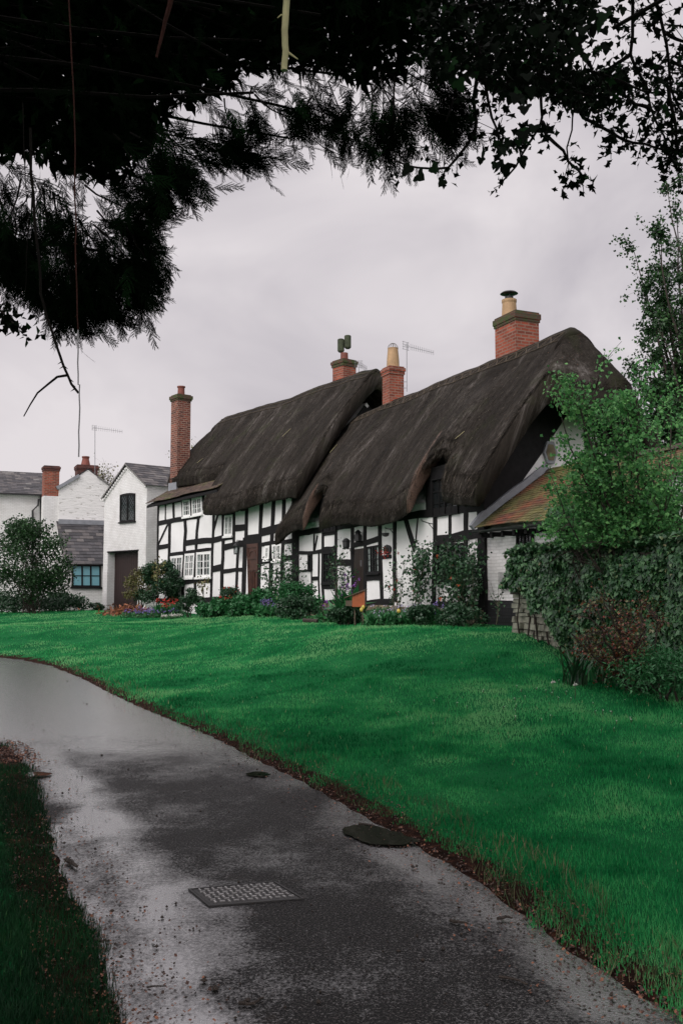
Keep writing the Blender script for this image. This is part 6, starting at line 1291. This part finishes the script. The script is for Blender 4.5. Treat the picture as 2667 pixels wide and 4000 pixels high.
iv3 = np.array([atd(*K6(*p), r.uniform(3.2, 4)) for p in [(1150, 40), (1190, 70), (1160, 110), (1200, 130), (1100, 220), (1110, 160), (1120, 250), (830, 310), (850, 340), (810, 640), (830, 590), (480, 340), (520, 310), (545, 330), (710, 745), (730, 730), (740, 660), (320, 765), (430, 775), (1080, 80), (1040, 140), (950, 200), (900, 150), (1210, 60), (860, 400), (780, 430), (600, 120), (700, 200), (780, 120), (880, 60)]]); iv3 = np.concatenate([iv3+r.normal(0, .035, iv3.shape) for _ in range(2)]+[iv3])
n = len(iv3); D = r.normal(0, .5, (n, 3)); D[:, 2] -= 1; Nn = np.tile([0., -1, .2], (n, 1))+r.normal(0, .5, (n, 3)); V, _ = leaf_verts(iv3, D, Nn, r.uniform(.03, .06, n), IVYH); t1 = r.uniform(0, 1, n); mesh_np('ivy_leaves', V, np.arange(len(V)).reshape(-1, 12), M['broad_dark'], hw2, np.repeat(np.column_stack([t1, t1*0]), 12, axis=0))
# ------------------------------------------------------------------ hanging stems near the camera
def vine(name, lab, pxs, d, rad, mt, twig=None, thorns=0, seed=1, cat='vine', n=7, grp=None):
    r = np.random.default_rng(seed); dd = d if hasattr(d, '__len__') else [d]*len(pxs); pts = [atd(*p, q) for p, q in zip(pxs, dd)]; full = []
    for a, c_ in zip(pts[:-1], pts[1:]): full += wander(a, c_, 5, np.linalg.norm(c_-a)*.012, r)[:-1]
    full.append(pts[-1]); m = MB(); rr_ = np.linspace(rad[0], rad[1], len(full)); m.tube(full, rr_, n)
    if twig:
        for t in twig: tp = [atd(*p, dd[-1]) for p in t[0]]; m.tube(tp, np.linspace(t[1], t[1]*.4, len(tp)), 5)
    for k in range(thorns):
        i = r.integers(1, len(full)-1); a = full[i]; s_ = r.choice([-1, 1]); m.tube([a, a+np.array([s_*rad[0]*3, 0, -rad[0]*2])], [rad[0]*.7, .0004], 4)
    return tag(m.build(name, mt, None), lab, cat, grp)
hs_ = vine('hanging_stem', 'long thin stem hanging past the conifer down to the rubble cottage chimney, reddish above and grey below', [(262, -300), (270, 0), (285, 300), (295, 600), (298, 850), (298, 1050), (306, 1290)], [2.2]*7, (.0021, .0017), M['bark_red'], thorns=8, seed=2)
hs_['label'] = 'long thin stem hanging past the conifer to the far chimney, grey at its lower end'
m = MB(); m.tube(wander(atd(306, 1288, 2.2), atd(312, 1500, 2.2), 6, .002)+wander(atd(312, 1502, 2.2), atd(300, 1785, 2.2), 7, .002), .0017, 6); m.build('lower_stem', M['bark_grey'], hs_)
vine('bramble_stem', 'dark thorny arching stem with a forked tip against the sky', [(120, 500), (135, 850), (160, 1150), (200, 1280), (222, 1350), (250, 1430), (280, 1500), (308, 1535)], 2.6, (.0042, .0036), M['bark_dark'], twig=[([(268, 1465), (225, 1472), (190, 1500), (148, 1535), (120, 1580), (94, 1627)], .0042)], thorns=16, seed=3)
vine('hanging_stem', 'thin dark stem hanging through the sprays at the far left', [(90, 400), (100, 700), (112, 850), (104, 1000), (100, 1140)], 3.0, (.0018, .001), M['bark_dark'], seed=4)
vine('peeled_branch', 'pale broken branch stub hanging down at the top of the photo', [(1122, -250), (1120, 0), (1112, 120), (1116, 200), (1110, 275)], 2.4, (.0095, .0085), M['bark_pale'], twig=[([(1118, 200), (1140, 215), (1163, 231)], .004), ([(1108, 60), (1098, 58), (1084, 70)], .003)], seed=5, cat='branch', n=9)
vine('brown_branch', 'short reddish brown branch pointing down left of the pale stub', [(690, -200), (668, 0), (640, 110), (612, 225)], 2.8, (.011, .004), M['bark_red'], seed=6, cat='branch')
vine('twig', 'thin curved leafless twig below the conifer right of centre', [(1195, 500), (1225, 545), (1270, 580), (1330, 605)], 4.0, (.003, .0015), M['bark_dark'], twig=[([(1195, 500), (1240, 550), (1325, 592)], .002)], seed=7, cat='twig')
# small leafy twig at the left edge
lt = thing('leafy_twig', 'little leafy twig poking in at the left edge below the conifer', 'twig', tuple(atd(-40, 1230, 4))); m = MB(); a = [atd(-80, 1190, 4), atd(0, 1210, 4), atd(50, 1260, 4), atd(102, 1295, 4)]; m.tube(a, .004, 4); m.build('stem', M['bark'], lt)
Q = np.concatenate([a[i]+(a[i+1]-a[i])*k+rng.normal(0, .03, (6, 3)) for i in range(3) for k in np.linspace(0, 1, 6)]); leaves('foliage', Q, M['broad_dark'], lt, .04, seed=7)
